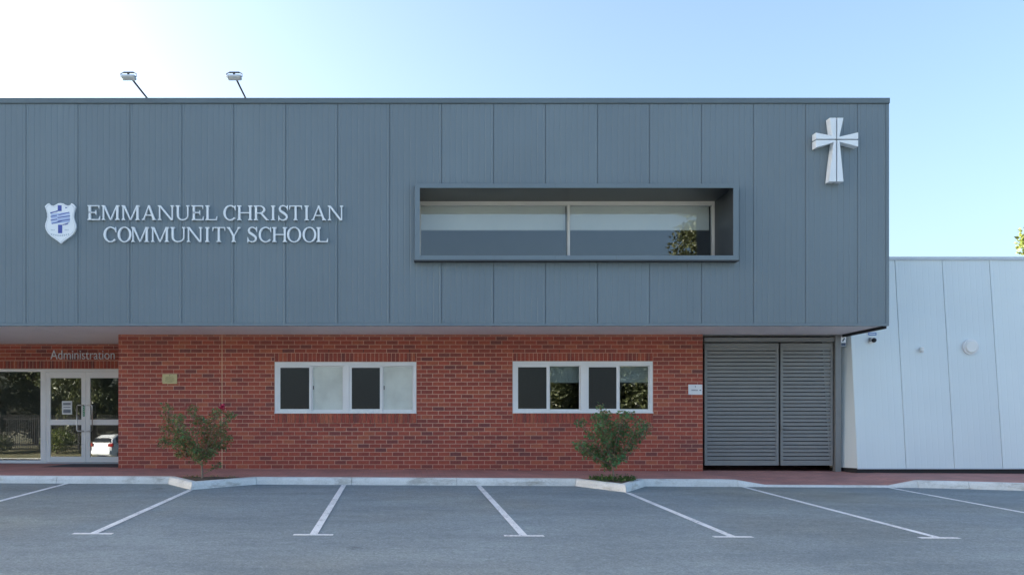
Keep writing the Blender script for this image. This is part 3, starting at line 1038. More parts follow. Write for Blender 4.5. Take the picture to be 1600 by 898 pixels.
for a, b in zip(ed, ed[1:]):
    bm = B()
    lean_panel(bm, a + 0.0045, b - 0.0045, AZ0, AZ1 - 0.02, b - 0.9935)
    build('panel', bm, 'pale_clad', core)
# splayed return beside the gate
bm = B()
x1_, y1_ = 9.19, 17.72
q = [(AX0 - 0.001, ay(AZ0) + 0.002, AZ0), (x1_, y1_, AZ0), (x1_ - 0.02, y1_ + LEAN * 3, 3.55), (AX0 - 0.001, ay(3.55) + 0.002, 3.55)]
a = [bm.verts.new(p) for p in q]
b = [bm.verts.new((p[0] + 0.05, p[1] + 0.03, p[2])) for p in q]
bm.faces.new(a); bm.faces.new(b[::-1])
for i in range(4):
    bm.faces.new((a[i], b[i], b[(i + 1) % 4], a[(i + 1) % 4]))
build('return_panel', bm, 'pale_clad', annex)
bm = B()
q = [(AX0 + 0.01, AY + 0.03), (AX1, AY + 0.03), (AX1, AY + 0.3), (x1_ + 0.2, AY + 0.75), (x1_ + 0.015, y1_ + 0.02)]
a = [bm.verts.new((p[0], p[1], 0.45)) for p in q]; b = [bm.verts.new((p[0], p[1], AZ0 - 0.002)) for p in q]
bm.faces.new(a[::-1]); bm.faces.new(b)
for i in range(5):
    bm.faces.new((a[i], a[(i + 1) % 5], b[(i + 1) % 5], b[i]))
build('plinth', bm, 'plinth', annex)
bm = B()
y = ay(AZ1)
box(bm, AX0 - 0.02, AX1, y - 0.03, y + 0.35, AZ1 - 0.022, AZ1 + 0.045)
build('roof_capping', bm, 'pale_trim', annex)
bbox('base_trim', (AX0 + 0.002, AX1, AY - 0.012, AY + 0.03, AZ0 - 0.018, AZ0 - 0.001), 'pale_trim', annex)

# things fixed to the pale wall
def disc(bm, c, r, y0, y1, seg=28, mi=0, r2=None):
    a = [bm.verts.new((c[0] + r * math.cos(t), y0, c[1] + r * math.sin(t))) for t in [2 * math.pi * k / seg for k in range(seg)]]
    rr = r2 or r
    b = [bm.verts.new((c[0] + rr * math.cos(t), y1, c[1] + rr * math.sin(t))) for t in [2 * math.pi * k / seg for k in range(seg)]]
    bm.faces.new(a).material_index = mi; bm.faces.new(b[::-1]).material_index = mi
    for k in range(seg):
        bm.faces.new((a[k], b[k], b[(k + 1) % seg], a[(k + 1) % seg])).material_index = mi
z = 3.30; y = ay(z)
bl = thing('bulkhead_light', (11.90, y, z - 0.16), 'round white bulkhead light on the pale leaning wall', 'light')
bm = B(); disc(bm, (11.90, z), 0.158, y - 0.055, y + 0.012)
build('base', bm, 'white', bl)
bm = B(); disc(bm, (11.90, z), 0.115, y - 0.085, y - 0.056, r2=0.138)
build('diffuser', bm, 'lens', bl)
z = 3.235; y = ay(z)
sb = thing('motion_sensor', (10.885, y, z - 0.06), 'small white motion sensor left of the round wall light', 'sensor')
bbox('base', (10.86, 10.93, y - 0.035, y + 0.01, z - 0.05, z + 0.05), 'white', sb, 0.006)
bbox('head', (10.83, 10.90, y - 0.095, y - 0.036, z - 0.03, z + 0.055), 'lens', sb, 0.012)
z = 3.435; y = ay(z)
cc = thing('security_camera', (9.87, y, z - 0.08), 'small dome security camera under the blue and white wall sign', 'camera')
bm = B(); disc(bm, (9.86, z), 0.065, y - 0.05, y + 0.012)
build('housing', bm, 'white', cc)
bm = B()
bmesh.ops.create_uvsphere(bm, u_segments=16, v_segments=10, radius=0.048, matrix=Matrix.Translation((9.885, y - 0.062, z)))
build('lens', bm, 'black', cc, True)
bm = B()
box(bm, 9.793, 9.826, y - 0.075, y - 0.03, z - 0.03, z + 0.05)
build('bracket', bm, 'gate', cc)
z0, z1 = 3.535, 3.70; y = ay(z0) - 0.012
sg = thing('surveillance_sign', (9.88, y, z0), 'white sign with blue band below it on the pale wall, half under the overhang', 'sign')
bbox('plate', (9.79, 9.975, y, y + 0.035, z0, z1), 'paper', sg)
bbox('blue_band', (9.797, 9.968, y - 0.002, y - 0.0005, z0 + 0.006, z0 + 0.062), 'blue_print', sg)
bbox('lettering', (9.815, 9.95, y - 0.0035, y - 0.0022, z0 + 0.024, z0 + 0.044), 'paper', sg)
bm = B(); prism_xz(bm, [(9.83, z0 + 0.10), (9.86, z0 + 0.085), (9.93, z0 + 0.125), (9.92, z0 + 0.145)], y - 0.002, y - 0.0005)
build('camera_symbol', bm, 'ink', sg)
sx, sy, sz = gx(1314.8), YG - 0.075, gz(541)
sg = thing('warning_sign', (sx, sy, sz), 'narrow white sign with dark symbol beside the grey gate post', 'sign')
bbox('plate', (sx - 0.052, sx + 0.052, sy - 0.004, sy, sz, sz + 0.235), 'paper', sg)
bbox('lower_band', (sx - 0.047, sx + 0.047, sy - 0.006, sy - 0.0045, sz + 0.008, sz + 0.066), 'ink', sg)
bbox('upper_band', (sx - 0.047, sx + 0.047, sy - 0.006, sy - 0.0045, sz + 0.205, sz + 0.228), 'ink', sg)
bm = B(); prism_xz(bm, [(sx - 0.035, sz + 0.105), (sx - 0.008, sz + 0.095), (sx + 0.036, sz + 0.155), (sx + 0.012, sz + 0.172)], sy - 0.006, sy - 0.0045)
build('camera_symbol', bm, 'ink', sg)
bbox('fixing_strap', (gx(1309), sx - 0.045, sy - 0.0005 + 0.001, sy + 0.004, sz + 0.06, sz + 0.18), 'gate', sg)

# ================================================================== SIGNS ON THE BRICK
x0, x1, z0, z1 = bx(254), bx(277), bz(599.3), bz(584.2)
pl = thing('brass_plaque', ((x0 + x1) / 2, YB - 0.012, z0), 'small brass plaque on the brick wall above the left shrub', 'plaque')
bbox('plate', (x0, x1, YB - 0.014, YB - 0.001, z0, z1), 'brass', pl, 0.002)
bm = B()
rr = random.Random(3)
disc(bm, ((x0 + x1) / 2, z1 - 0.028), 0.012, YB - 0.0155, YB - 0.0142, 12)
for k in range(6):
    w = rr.uniform(0.06, 0.11)
    zz = z1 - 0.06 - k * 0.021
    box(bm, (x0 + x1) / 2 - w, (x0 + x1) / 2 + w, YB - 0.0155, YB - 0.0142, zz, zz + 0.006)
build('engraving', bm, painted('brass_engraving', (0.22, 0.17, 0.08), 0.6), pl)
x0, x1, z0, z1 = bx(1075.2), bx(1097), bz(616.3), bz(600.4)
ws = thing('direction_sign', ((x0 + x1) / 2, YB - 0.01, z0), 'small white sign with dark print on the brick corner next to the gate', 'sign')
bbox('plate', (x0, x1, YB - 0.012, YB - 0.001, z0, z1), 'paper', ws, 0.0015)
bm = B()
xm_ = (x0 + x1) / 2
ya, yb2 = YB - 0.0135, YB - 0.0122
prism_xz(bm, [(xm_ - 0.012, z1 - 0.035), (xm_ - 0.012, z1 - 0.030), (xm_ + 0.012, z1 - 0.030), (xm_ + 0.012, z1 - 0.035)], ya, yb2)
prism_xz(bm, [(xm_ - 0.004, z1 - 0.062), (xm_ - 0.004, z1 - 0.0352), (xm_ + 0.004, z1 - 0.0352), (xm_ + 0.004, z1 - 0.062)], ya, yb2)
build('emblem', bm, 'ink', ws)
bm = B()
xx = x0 + 0.062
for w, h, b_ in ((0.018, 0.024, 1), (0.016, 0.022, 0), (0.018, 0.024, 1), (0.008, 0.026, 0), (0.017, 0.022, 1), (0.016, 0.024, 0), (0.012, 0.024, 1)):
    ring_xz(bm, xx, xx + w, z0 + 0.082, z0 + 0.082 + h, min(0.0045, w * 0.4), ya, yb2)
    xx += w + 0.004
build('lettering', bm, 'ink', ws)
bm = B()
prism_xz(bm, [(x1 - 0.062, z0 + 0.100), (x1 - 0.040, z0 + 0.100), (x1 - 0.040, z0 + 0.108), (x1 - 0.022, z0 + 0.093), (x1 - 0.040, z0 + 0.078), (x1 - 0.040, z0 + 0.087), (x1 - 0.062, z0 + 0.087)], ya, yb2)
build('arrow', bm, 'ink', ws)

# notices on the door glass
yd = YD + 0.05 + 0.022
x0, x1, z0, z1 = dx(94.8), dx(110.5), dz(647), dz(626)
nt_ = thing('door_notice', ((x0 + x1) / 2, yd, z0), 'white printed notice stuck on the left glass door', 'notice')
bbox('sheet', (x0, x1, yd, yd + 0.008, z0, z1), 'paper', nt_)
bm = B()
for k, (a, b, c, d) in enumerate(((0.12, 0.88, 0.70, 0.88), (0.15, 0.85, 0.52, 0.58), (0.12, 0.88, 0.12, 0.40))):
    W, H = x1 - x0, z1 - z0
    for j in range(3 if k != 1 else 1):
        n = 3 if k != 1 else 1
        h0 = c + (d - c) * j / n
        box(bm, x0 + a * W, x0 + b * W, yd - 0.0015, yd - 0.0003, z0 + h0 * H, z0 + (h0 + (d - c) / n * 0.72) * H)
build('print', bm, 'ink', nt_)
x0 = dx(129.3); yd = YD + 0.05 + 0.0095
gs = thing('exit_sticker', (x0, yd, dz(649)), 'green vertical sticker on the meeting stile of the glass doors', 'sticker')
bbox('backing', (x0 - 0.022, x0 + 0.022, yd, yd + 0.0022, dz(650), dz(633.5)), 'green_print', gs)
bm = B()
for k in range(5):
    zz = dz(648) + k * 0.043
    box(bm, x0 - 0.012, x0 + 0.012 - 0.006 * (k % 2), yd - 0.0012, yd - 0.0002, zz, zz + 0.018)
build('print', bm, 'paper', gs)

# "Administration" over the door
me = text_mesh('Administration', 1, 'adm', 0)
xs_ = [v.co.x for v in me.vertices]; zs_ = [v.co.y for v in me.vertices]
tx0, tx1, tz0, tz1 = min(xs_), max(xs_), min(zs_), max(zs_)
X0, X1, Z0, Z1 = dx(79.5), dx(179.5), dz(561.0), dz(547.0)
bm = B(); bm.from_mesh(me)
for v in bm.verts:
    v.co = Vector((X0 + (v.co.x - tx0) / (tx1 - tx0) * (X1 - X0), YD - 0.03, Z0 + (v.co.y - tz0) / (tz1 - tz0) * (Z1 - Z0)))
# split into single letters: connected pieces, dots of the i joined to their stems
bm.verts.ensure_lookup_table()
seen, comps = set(), []
for v in bm.verts:
    if v.index in seen: continue
    st, comp = [v], []
    seen.add(v.index)
    while st:
        u = st.pop(); comp.append(u)
        for e in u.link_edges:
            o = e.other_vert(u)
            if o.index not in seen:
                seen.add(o.index); st.append(o)
    comps.append(comp)
faces_by = []
for comp in comps:
    ids = {v.index for v in comp}
    fl = [[tuple(v.co) for v in f.verts] for f in bm.faces if f.verts[0].index in ids]
    xa, xb = min(v.co.x for v in comp), max(v.co.x for v in comp)
    faces_by.append([xa, xb, fl])
bm.free()
faces_by.sort(key=lambda t: t[0])
letters = []
for xa, xb, fl in faces_by:
    if letters and xa < letters[-1][1] - 0.004:
        letters[-1][1] = max(xb, letters[-1][1]); letters[-1][2] += fl
    else:
        letters.append([xa, xb, list(fl)])
adm = thing('entrance_lettering', ((X0 + X1) / 2, YD - 0.03, Z0), 'thin pale lettering reading Administration above the glass doors', 'sign')
for xa, xb, fl in letters:
    bm = B()
    cache = {}
    fs = []
    for f in fl:
        vs = []
        for p in f:
            k = (round(p[0], 5), round(p[2], 5))
            if k not in cache: cache[k] = bm.verts.new(p)
            vs.append(cache[k])
        try: fs.append(bm.faces.new(vs))
        except ValueError: pass
    ex = bmesh.ops.extrude_face_region(bm, geom=bm.faces[:])
    bmesh.ops.translate(bm, verts=[g for g in ex['geom'] if isinstance(g, bmesh.types.BMVert)], vec=(0, 0.029, 0))
    build('letter', bm, 'sign_alu', adm)

# ================================================================== RAISED SERIF LETTERING
T, H_, S, SH = 0.135, 0.062, 0.075, 0.048        # stem, hairline, serif reach, serif height (cap height = 1)
def rect(a, b, c, d): return [(a, c), (b, c), (b, d), (a, d)]
def serif(x0, x1, top, l=S, r=S):
    """bracketed foot or head of a stem"""
    if top: return [(x0 - l, 1), (x0 - l, 1 - SH), (x0, 1 - SH * 2.1), (x1, 1 - SH * 2.1), (x1 + r, 1 - SH), (x1 + r, 1)]
    return [(x0 - l, 0), (x1 + r, 0), (x1 + r, SH), (x1, SH * 2.1), (x0, SH * 2.1), (x0 - l, SH)]
def stem(x, t=T, top=True, bot=True, l=S, r=S):
    o = [rect(x, x + t, 0, 1)]
    if top: o.append(serif(x, x + t, True, l, r))
    if bot: o.append(serif(x, x + t, False, l, r))
    return o
def diag(xb, xt, t, z0=0, z1=1):
    return [(xb, z0), (xb + t, z0), (xt + t, z1), (xt, z1)]
def arc(cx, cz, rx, rz, a0, a1, tside, ttop, n=20):
    """ring section thick at the sides and thin at top and bottom"""
    o = []
    for k in range(n):
        p = []
        for a in (a0 + (a1 - a0) * k / n, a0 + (a1 - a0) * (k + 1) / n):
            c, s = math.cos(a), math.sin(a)
            p.append(((cx + rx * c, cz + rz * s), (cx + (rx - tside) * c, cz + (rz - ttop) * s)))
        o.append([p[0][0], p[1][0], p[1][1], p[0][1]])
    return ('strip', o)
def ribbon(path):
    o = []
    pts = [Vector(p[:2]) for p in path]
    off_ = []
    for i, p in enumerate(pts):
        d = (pts[min(i + 1, len(pts) - 1)] - pts[max(i - 1, 0)]).normalized()
        n = Vector((-d.y, d.x)) * path[i][2] / 2
        off_.append((p + n, p - n))
    for a, b in zip(off_, off_[1:]):
        o.append([tuple(a[0]), tuple(b[0]), tuple(b[1]), tuple(a[1])])
    return ('strip', o)
def glyph(ch, w):
    P = math.pi
    if ch == 'I': return stem((w - T) / 2)
    if ch == 'E' or ch == 'L':
        x = S; o = stem(x)
        o += [rect(x, w, 0, H_), [(w - 0.075, H_), (w, 0), (w + 0.02, 0.27), (w - 0.005, 0.27)]]
        if ch == 'E':
            o += [rect(x, w - 0.04, 1 - H_, 1), [(w - 0.11, 1 - H_), (w - 0.05, 0.76), (w - 0.03, 0.76), (w - 0.03, 1)],
                  rect(x, w * 0.66, 0.485, 0.485 + H_), [(w * 0.66 - 0.05, 0.515), (w * 0.66 + 0.012, 0.36), (w * 0.66 + 0.035, 0.36), (w * 0.66 + 0.035, 0.67), (w * 0.66 + 0.012, 0.67)]]
        return o
    if ch == 'H':
        return stem(S) + stem(w - S - T) + [rect(S + T * 0.5, w - S - T * 0.5, 0.48, 0.48 + H_)]
    if ch == 'T':
        c = (w - T) / 2
        return stem(c, top=False) + [rect(0.02, w - 0.02, 1 - H_, 1), [(0.0, 0.74), (0.028, 0.74), (0.10, 1 - H_), (0.02, 1)], [(w, 0.74), (w - 0.02, 1), (w - 0.10, 1 - H_), (w - 0.028, 0.74)]]
    if ch == 'N':
        h = H_ + 0.015
        return [rect(S, S + h, 0, 1), serif(S, S + h, False), rect(w - S - h, w - S, 0, 1), serif(w - S - h, w - S, True),
                [(w - S - T * 1.05, 0), (w - S, 0), (S + T * 0.85, 1), (S - 0.045, 1)], [(S - 0.085, 1), (S - 0.085, 1 - SH), (S + 0.03, 1 - SH * 1.6), (S + 0.03, 1)]]
    if ch == 'M':
        h = H_ + 0.02
        return [rect(S, S + h, 0, 1), serif(S, S + h, False), serif(S, S + h * 1.3, True, S, 0.0)] + stem(w - S - T, T, True, True, 0.02, S)[:2] + [serif(w - S - T, w - S, False)] + [
            [(w * 0.47, 0), (w * 0.53, 0), (S + T * 1.05, 1), (S - 0.01, 1)], [(w * 0.47, 0), (w * 0.525, 0), (w - S - 0.04, 1), (w - S - T * 0.95, 1)]]
    if ch == 'A':
        c = w / 2
        th = 0.07
        return [[(S - 0.005, 0), (S + th, 0), (c + 0.04, 1), (c - 0.035, 1)], [(w - S - T, 0), (w - S + 0.025, 0), (c + 0.055, 1.0), (c - 0.07, 1.0)],
                rect(w * 0.27, w * 0.72, 0.30, 0.30 + H_), serif(S + 0.01, S + th - 0.01, False), serif(w - S - T + 0.02, w - S, False)]
    if ch == 'U':
        h = H_ + 0.01
        r = (w - 2 * S) / 2
        return [rect(S, S + T, 0.32, 1), serif(S, S + T, True), rect(w - S - h, w - S, 0.32, 1), serif(w - S - h, w - S, True),
                ('strip', [[(S + r + r * math.cos(a), 0.33 + 0.345 * math.sin(a)), (S + r + r * math.cos(b), 0.33 + 0.345 * math.sin(b)),
                  (S + r + (r - (T if b > 1.5 * P or False else T)) * 0 + ((r - T) if math.cos(b) < 0 else (r - h)) * math.cos(b), 0.33 + 0.27 * math.sin(b)),
                  (S + r + ((r - T) if math.cos(a) < 0 else (r - h)) * math.cos(a), 0.33 + 0.27 * math.sin(a))]
                  for a, b in [(P + P * k / 16, P + P * (k + 1) / 16) for k in range(16)]])]
    if ch == 'O':
        return [arc(w / 2, 0.5, w / 2, 0.522, 0, 2 * P, T * 1.05, H_, 36)]
    if ch == 'C':
        o = [arc(w * 0.56, 0.5, w * 0.56, 0.522, R(52), R(318), T * 1.05, H_ + 0.008, 30)]
        return o + [[(w * 0.86, 0.87), (w * 0.955, 0.66), (w * 0.985, 0.66), (w * 0.985, 1.01), (w * 0.95, 1.01)]]
    if ch == 'R':
        rx = (w * 0.78 - S - T)
        o = stem(S)
        o.append(rect(S + T, S + T + rx * 0.35, 1 - H_, 1)); o.append(rect(S + T, S + T + rx * 0.35, 0.46, 0.46 + H_))
        o.append(arc(S + T + rx * 0.3, 0.73, rx * 0.7 + 0.02, 0.27, -P / 2, P / 2, T, H_, 16))
        o.append([(w - 0.13, 0.0), (w + 0.02, 0.0), (w * 0.60, 0.49), (w * 0.42, 0.49)])
        o.append(rect(w - 0.10, w + 0.05, 0, SH))
        return o
    if ch == 'Y':
        c = w / 2
        return [rect(c - T / 2, c + T / 2, 0, 0.46), serif(c - T / 2, c + T / 2, False), [(c - T / 2, 0.40), (c + T * 0.45, 0.44), (S + T * 0.9, 1), (S - 0.03, 1)],
                [(c - 0.01, 0.42), (c + T / 2, 0.42), (w - S + 0.01, 1), (w - S - 0.065, 1)], serif(S, S + T * 0.7, True, S, 0.05), serif(w - S - 0.06, w - S, True, 0.06, S)]
    if ch == 'S':
        pts = [(0.90, 0.80, 0.05), (0.80, 0.91, 0.06), (0.62, 0.98, 0.065), (0.42, 0.985, 0.07), (0.24, 0.92, 0.10), (0.155, 0.78, 0.13), (0.22, 0.655, 0.145), (0.42, 0.555, 0.15),
               (0.65, 0.455, 0.15), (0.82, 0.345, 0.145), (0.865, 0.21, 0.13), (0.77, 0.08, 0.10), (0.58, 0.018, 0.07), (0.38, 0.018, 0.065), (0.20, 0.085, 0.06), (0.09, 0.21, 0.05)]
        o = [ribbon([(x * w, z, t) for x, z, t in pts])]
        return o + [[(0.80 * w, 0.90), (0.93 * w, 0.68), (0.97 * w, 0.68), (0.97 * w, 1.02), (0.91 * w, 1.02)], [(0.03 * w, -0.02), (0.09 * w, -0.02), (0.2 * w, 0.10), (0.07 * w, 0.33), (0.03 * w, 0.33)]]
    return []
def make_letter(ch, x0, x1, z0, cap, yfront, depth, parent):
    w = (x1 - x0) / cap
    bm = B()
    k = 0
    for g in glyph(ch, w):
        strips = g[1] if isinstance(g, tuple) else [g]
        y = yfront + 0.0009 * (k % 7)
        k += 1
        for poly in strips:
            prism_xz(bm, [(x0 + p[0] * cap, z0 + p[1] * cap) for p in poly], y, yfront + depth)
        if isinstance(g, tuple):
            bmesh.ops.remove_doubles(bm, verts=bm.verts, dist=1e-5)
            dup = {}
            for f in bm.faces:
                key = tuple(sorted(v.index for v in f.verts)) if False else tuple(sorted((round(v.co.x, 5), round(v.co.y, 5), round(v.co.z, 5)) for v in f.verts))
                dup.setdefault(key, []).append(f)
            kill = [f for fs in dup.values() if len(fs) > 1 for f in fs]
            if kill: bmesh.ops.delete(bm, geom=kill, context='FACES_ONLY')
    return build('letter', bm, 'sign_alu', parent)
c6, c7 = (lambda v: 130 + v / 7.619), (lambda v: 340 + v / 7.619)
LINE1 = [('E', c6(50), c6(195)), ('M', c6(218), c6(428)), ('M', c6(455), c6(668)), ('A', c6(695), c6(865)), ('N', c6(888), c6(1078)), ('U', c6(1100), c6(1263)), ('E', c6(1290), c6(1430)), ('L', c6(1453), c6(1590)),
         ('C', c7(68), c7(215)), ('H', c7(232), c7(412)), ('R', c7(430), c7(600)), ('I', c7(622), c7(697)), ('S', c7(718), c7(840)), ('T', c7(850), c7(1005)), ('I', c7(1020), c7(1097)), ('A', c7(1115), c7(1290)), ('N', c7(1312), c7(1495))]
LINE2 = [('C', c6(240), c6(390)), ('O', c6(408), c6(572)), ('M', c6(570), c6(778)), ('M', c6(806), c6(1018)), ('U', c6(1038), c6(1215)), ('N', c6(1232), c6(1416)), ('I', c6(1438), c6(1512)), ('T', c6(1535), c7(90)),
         ('Y', c7(108), c7(270)), ('S', c7(350), c7(472)), ('C', c7(488), c7(637)), ('H', c7(650), c7(824)), ('O', c7(826), c7(995)), ('O', c7(1010), c7(1175)), ('L', c7(1176), c7(1310))]
YS = YF - 0.055
s_ = 1300 / YS
def sx_(px): return (px - 622) / s_
def sz_(py): return EYE + (667 - py) / s_
name_sign = thing('school_lettering', (sx_(336), YS, sz_(378.5)), 'two lines of raised pale metal capitals beside the shield on the grey cladding', 'sign')
for LN, zt, zb_ in ((LINE1, 320.6, 343.6), (LINE2, 354.6, 377.8)):
    for i, (ch, a, b) in enumerate(LN):
        sag = 1.0 * i / len(LN) if LN is LINE1 else 0.5 * i / len(LN)
        make_letter(ch, sx_(a), sx_(b), sz_(zb_ + sag * 0.6), (zb_ - zt) / s_, YS, 0.052, name_sign)

# ---- shield crest
cw = thing('school_crest', (sx_(94), YS, sz_(380)), 'white shield with a blue cross and ribbons left of the raised lettering', 'crest')
def cp(u, v):    # u, v in the 808x898 study crop of the crest (90x100 px of the photograph)
    return (sx_(50 + u / 8.98), sz_(300 + v / 8.98))
outline = [(180, 200), (215, 165), (240, 160), (262, 185), (300, 195), (335, 178), (365, 160), (400, 155), (440, 162), (470, 180), (505, 192), (535, 182), (552, 158), (580, 170), (612, 205),
           (598, 250), (585, 300), (582, 350), (595, 400), (612, 445), (616, 490), (605, 535), (580, 580), (540, 622), (490, 655), (440, 690), (403, 722), (365, 690), (315, 655), (265, 620), (225, 580), (195, 530), (184, 480), (188, 440), (203, 400), (215, 350), (212, 300), (198, 250)]
bm = B(); prism_xz(bm, [cp(*p) for p in outline], YS, YS + 0.052)
build('shield', bm, 'crest_white', cw)
cx_, cz_ = 400, 430
bm = B()
inner = [(cx_ + (u - cx_) * 0.93, cz_ + (v - cz_) * 0.935) for u, v in outline]
for i in range(len(outline)):
    j = (i + 1) % len(outline)
    i2 = [(cx_ + (outline[k][0] - cx_) * 0.915, cz_ + (outline[k][1] - cz_) * 0.92) for k in (i, j)]
    prism_xz(bm, [cp(*inner[i]), cp(*inner[j]), cp(*i2[1]), cp(*i2[0])], YS - 0.003, YS - 0.0005)
build('border_line', bm, painted('crest_grey', (0.42, 0.48, 0.56), 0.5), cw)
bm = B()
for poly in ([(362, 188), (416, 188), (416, 268), (362, 268)], [(366, 460), (424, 460), (424, 578), (366, 578)]):
    prism_xz(bm, [cp(*p) for p in poly], YS - 0.004, YS - 0.0005)
build('cross_post', bm, 'crest_blue', cw)
bm = B()
for i, (a, b, c, d) in enumerate(((300, 340, 250, 214), (262, 300, 365, 262), (372, 325, 520, 285), (262, 345, 352, 330), (362, 362, 535, 335), (262, 398, 352, 380), (362, 412, 535, 385), (282, 445, 420, 408), (430, 462, 512, 436))):
    if i == 0: continue
    prism_xz(bm, [cp(a, b - 5), cp(c, d - 5), cp(c, d + 6), cp(a, b + 6)], YS - 0.0065, YS - 0.0042)
prism_xz(bm, [cp(258, 288), cp(365, 262), cp(365, 276), cp(258, 300)], YS - 0.0085, YS - 0.0067)
prism_xz(bm, [cp(470, 212), cp(502, 222), cp(470, 232)], YS - 0.0065, YS - 0.0042)
prism_xz(bm, [cp(455, 466), cp(512, 432), cp(500, 455)], YS - 0.0085, YS - 0.0067)
build('ribbon_lines', bm, 'crest_blue', cw)
bm = B()
for k, (y0, y1) in enumerate(((300, 330), (338, 368), (374, 404), (410, 440))):
    prism_xz(bm, [cp(270, y1 + 8), cp(270, y0 + 10), cp(400, y0 - 6), cp(530, y0 - 18), cp(530, y1 - 16), cp(400, y1 - 4)], YS - 0.0038 + 0.0004 * k, YS - 0.0005)
build('ribbon', bm, 'crest_pale', cw)
bm = B()
for k in range(9):
    u = 268 + k * 29.5
    v = 578 + 22 * math.sin(math.pi * (k + 0.5) / 9)
    prism_xz(bm, [cp(u, v), cp(u + 18, v), cp(u + 18, v + 22), cp(u, v + 22)], YS - 0.002, YS - 0.0005)
for u in (265, 285, 305, 460, 480, 500):
    prism_xz(bm, [cp(u, 524), cp(u + 12, 524), cp(u + 12, 540), cp(u, 540)], YS - 0.002, YS - 0.0005)
build('motto', bm, painted('crest_motto', (0.45, 0.52, 0.60), 0.5), cw)

# ---- wall cross: four flared bevelled arms parted by a thin gap
YC = YF - 0.16
s2 = 1300 / YC
def kx(u): return (1240 + u / 5.611 - 622) / s2
def kz(v): return EYE + (667 - (150 + v / 5.611)) / s2
cr = thing('wall_cross', (kx(378), YC, kz(770)), 'large pale metal cross with flared arms at the right end of the grey cladding', 'cross')
def cross_piece(pts):
    bm = B()
    prism_xz(bm, [(kx(u), kz(v)) for u, v in pts], YC, YF - 0.015)
    es = [e for e in bm.edges if all(abs(v.co.y - YC) < 1e-5 for v in e.verts)]
    build('arm_quarter', bm, 'sign_alu', cr)
G = 4.5
cross_piece([(372 - 0, 376), (372, 192), (318, 192), (338, 350), (196, 322), (196, 376)])
cross_piece([(384, 376), (566, 376), (566, 320), (402, 358), (437, 192), (384, 192)])
cross_piece([(372, 387), (196, 387), (196, 452), (352, 406), (328, 610), (312, 750), (372, 750)])
cross_piece([(384, 387), (384, 750), (438, 750), (404, 402), (566, 444), (566, 387)])
bm = B()
box(bm, kx(374), kx(382), YC + 0.05, YF - 0.016, kz(748), kz(194))
box(bm, kx(200), kx(373.5), YC + 0.05, YF - 0.016, kz(386), kz(377)); box(bm, kx(382.5), kx(562), YC + 0.05, YF - 0.016, kz(386), kz(377))
build('gap_backing', bm, 'flash', cr)
bm = B()
box(bm, kx(340), kx(420), YF - 0.0145, YF + 0.004, kz(420), kz(340))
build('mounting', bm, 'flash', cr)

# ================================================================== FLOODLIGHTS ON THE PARAPET
def floodlight(x, label):
    t = thing('floodlight', (x, YF + 0.2, Z_TOP), label, 'floodlight', 'sign floodlights on the parapet')
    zt = Z_TOP + 0.02
    bm = B()
    tube(bm, [(x, YF + 0.16, zt + 0.03), (x - 0.005, YF - 0.5, zt + 0.025), (x - 0.01, YF - 0.98, zt + 0.03)], 0.018, 8)
    build('arm', bm, 'plinth', t)
    bbox('bracket', (x - 0.05, x + 0.05, YF + 0.1, YF + 0.22, Z_TOP + 0.018, Z_TOP + 0.036), 'gate', t)
    yh = YF - 1.0
    bm = B()
    a = [(-0.155, -0.03), (0.155, -0.03), (0.135, 0.055), (-0.135, 0.055)]
    prof = [(yh - 0.07, 0.010), (yh + 0.08, -0.020), (yh + 0.09, 0.012), (yh + 0.02, 0.060), (yh - 0.05, 0.054)]
    l = [bm.verts.new((x - 0.128, y, zt + z * 0.85 - 0.050)) for y, z in prof]; r_ = [bm.verts.new((x + 0.128, y, zt + z * 0.85 - 0.050)) for y, z in prof]
    for i in range(5):
        bm.faces.new((l[i], l[(i + 1) % 5], r_[(i + 1) % 5], r_[i]))
    bm.faces.new(l); bm.faces.new(r_[::-1])
    bmesh.ops.bevel(bm, geom=bm.edges[:], offset=0.012, segments=2, affect='EDGES')
    h = build('lamp_head', bm, 'pale_trim', t)
    bm = B()
    v = [(x - 0.11, yh - 0.06, zt - 0.047), (x + 0.11, yh - 0.06, zt - 0.047), (x + 0.11, yh + 0.07, zt - 0.069), (x - 0.11, yh + 0.07, zt - 0.069)]
    a = [bm.verts.new(p) for p in v]; b = [bm.verts.new((p[0], p[1], p[2] + 0.008)) for p in v]
    bm.faces.new(a); bm.faces.new(b[::-1])
    for i in range(4): bm.faces.new((a[i], b[i], b[(i + 1) % 4], a[(i + 1) % 4]))
    build('lens', bm, 'lens', h)
    bm = B()
    for sgn in (-1, 1):
        tube(bm, [(x + sgn * 0.138, yh + 0.01, zt - 0.03), (x + sgn * 0.138, yh + 0.015, zt + 0.03), (x + sgn * 0.085, yh + 0.02, zt + 0.055)], 0.009, 6)
    tube(bm, [(x - 0.09, yh + 0.02, zt + 0.055), (x + 0.09, yh + 0.02, zt + 0.055)], 0.014, 6)
    tube(bm, [(x, yh + 0.02, zt + 0.055), (x - 0.005, yh + 0.04, zt + 0.025)], 0.016, 6)
    build('yoke', bm, 'plinth', t)
floodlight(fx(227), 'left one of two floodlights reaching out from the parapet, above the raised lettering')
floodlight(fx(382), 'right one of two floodlights reaching out from the parapet, nearer the long window')

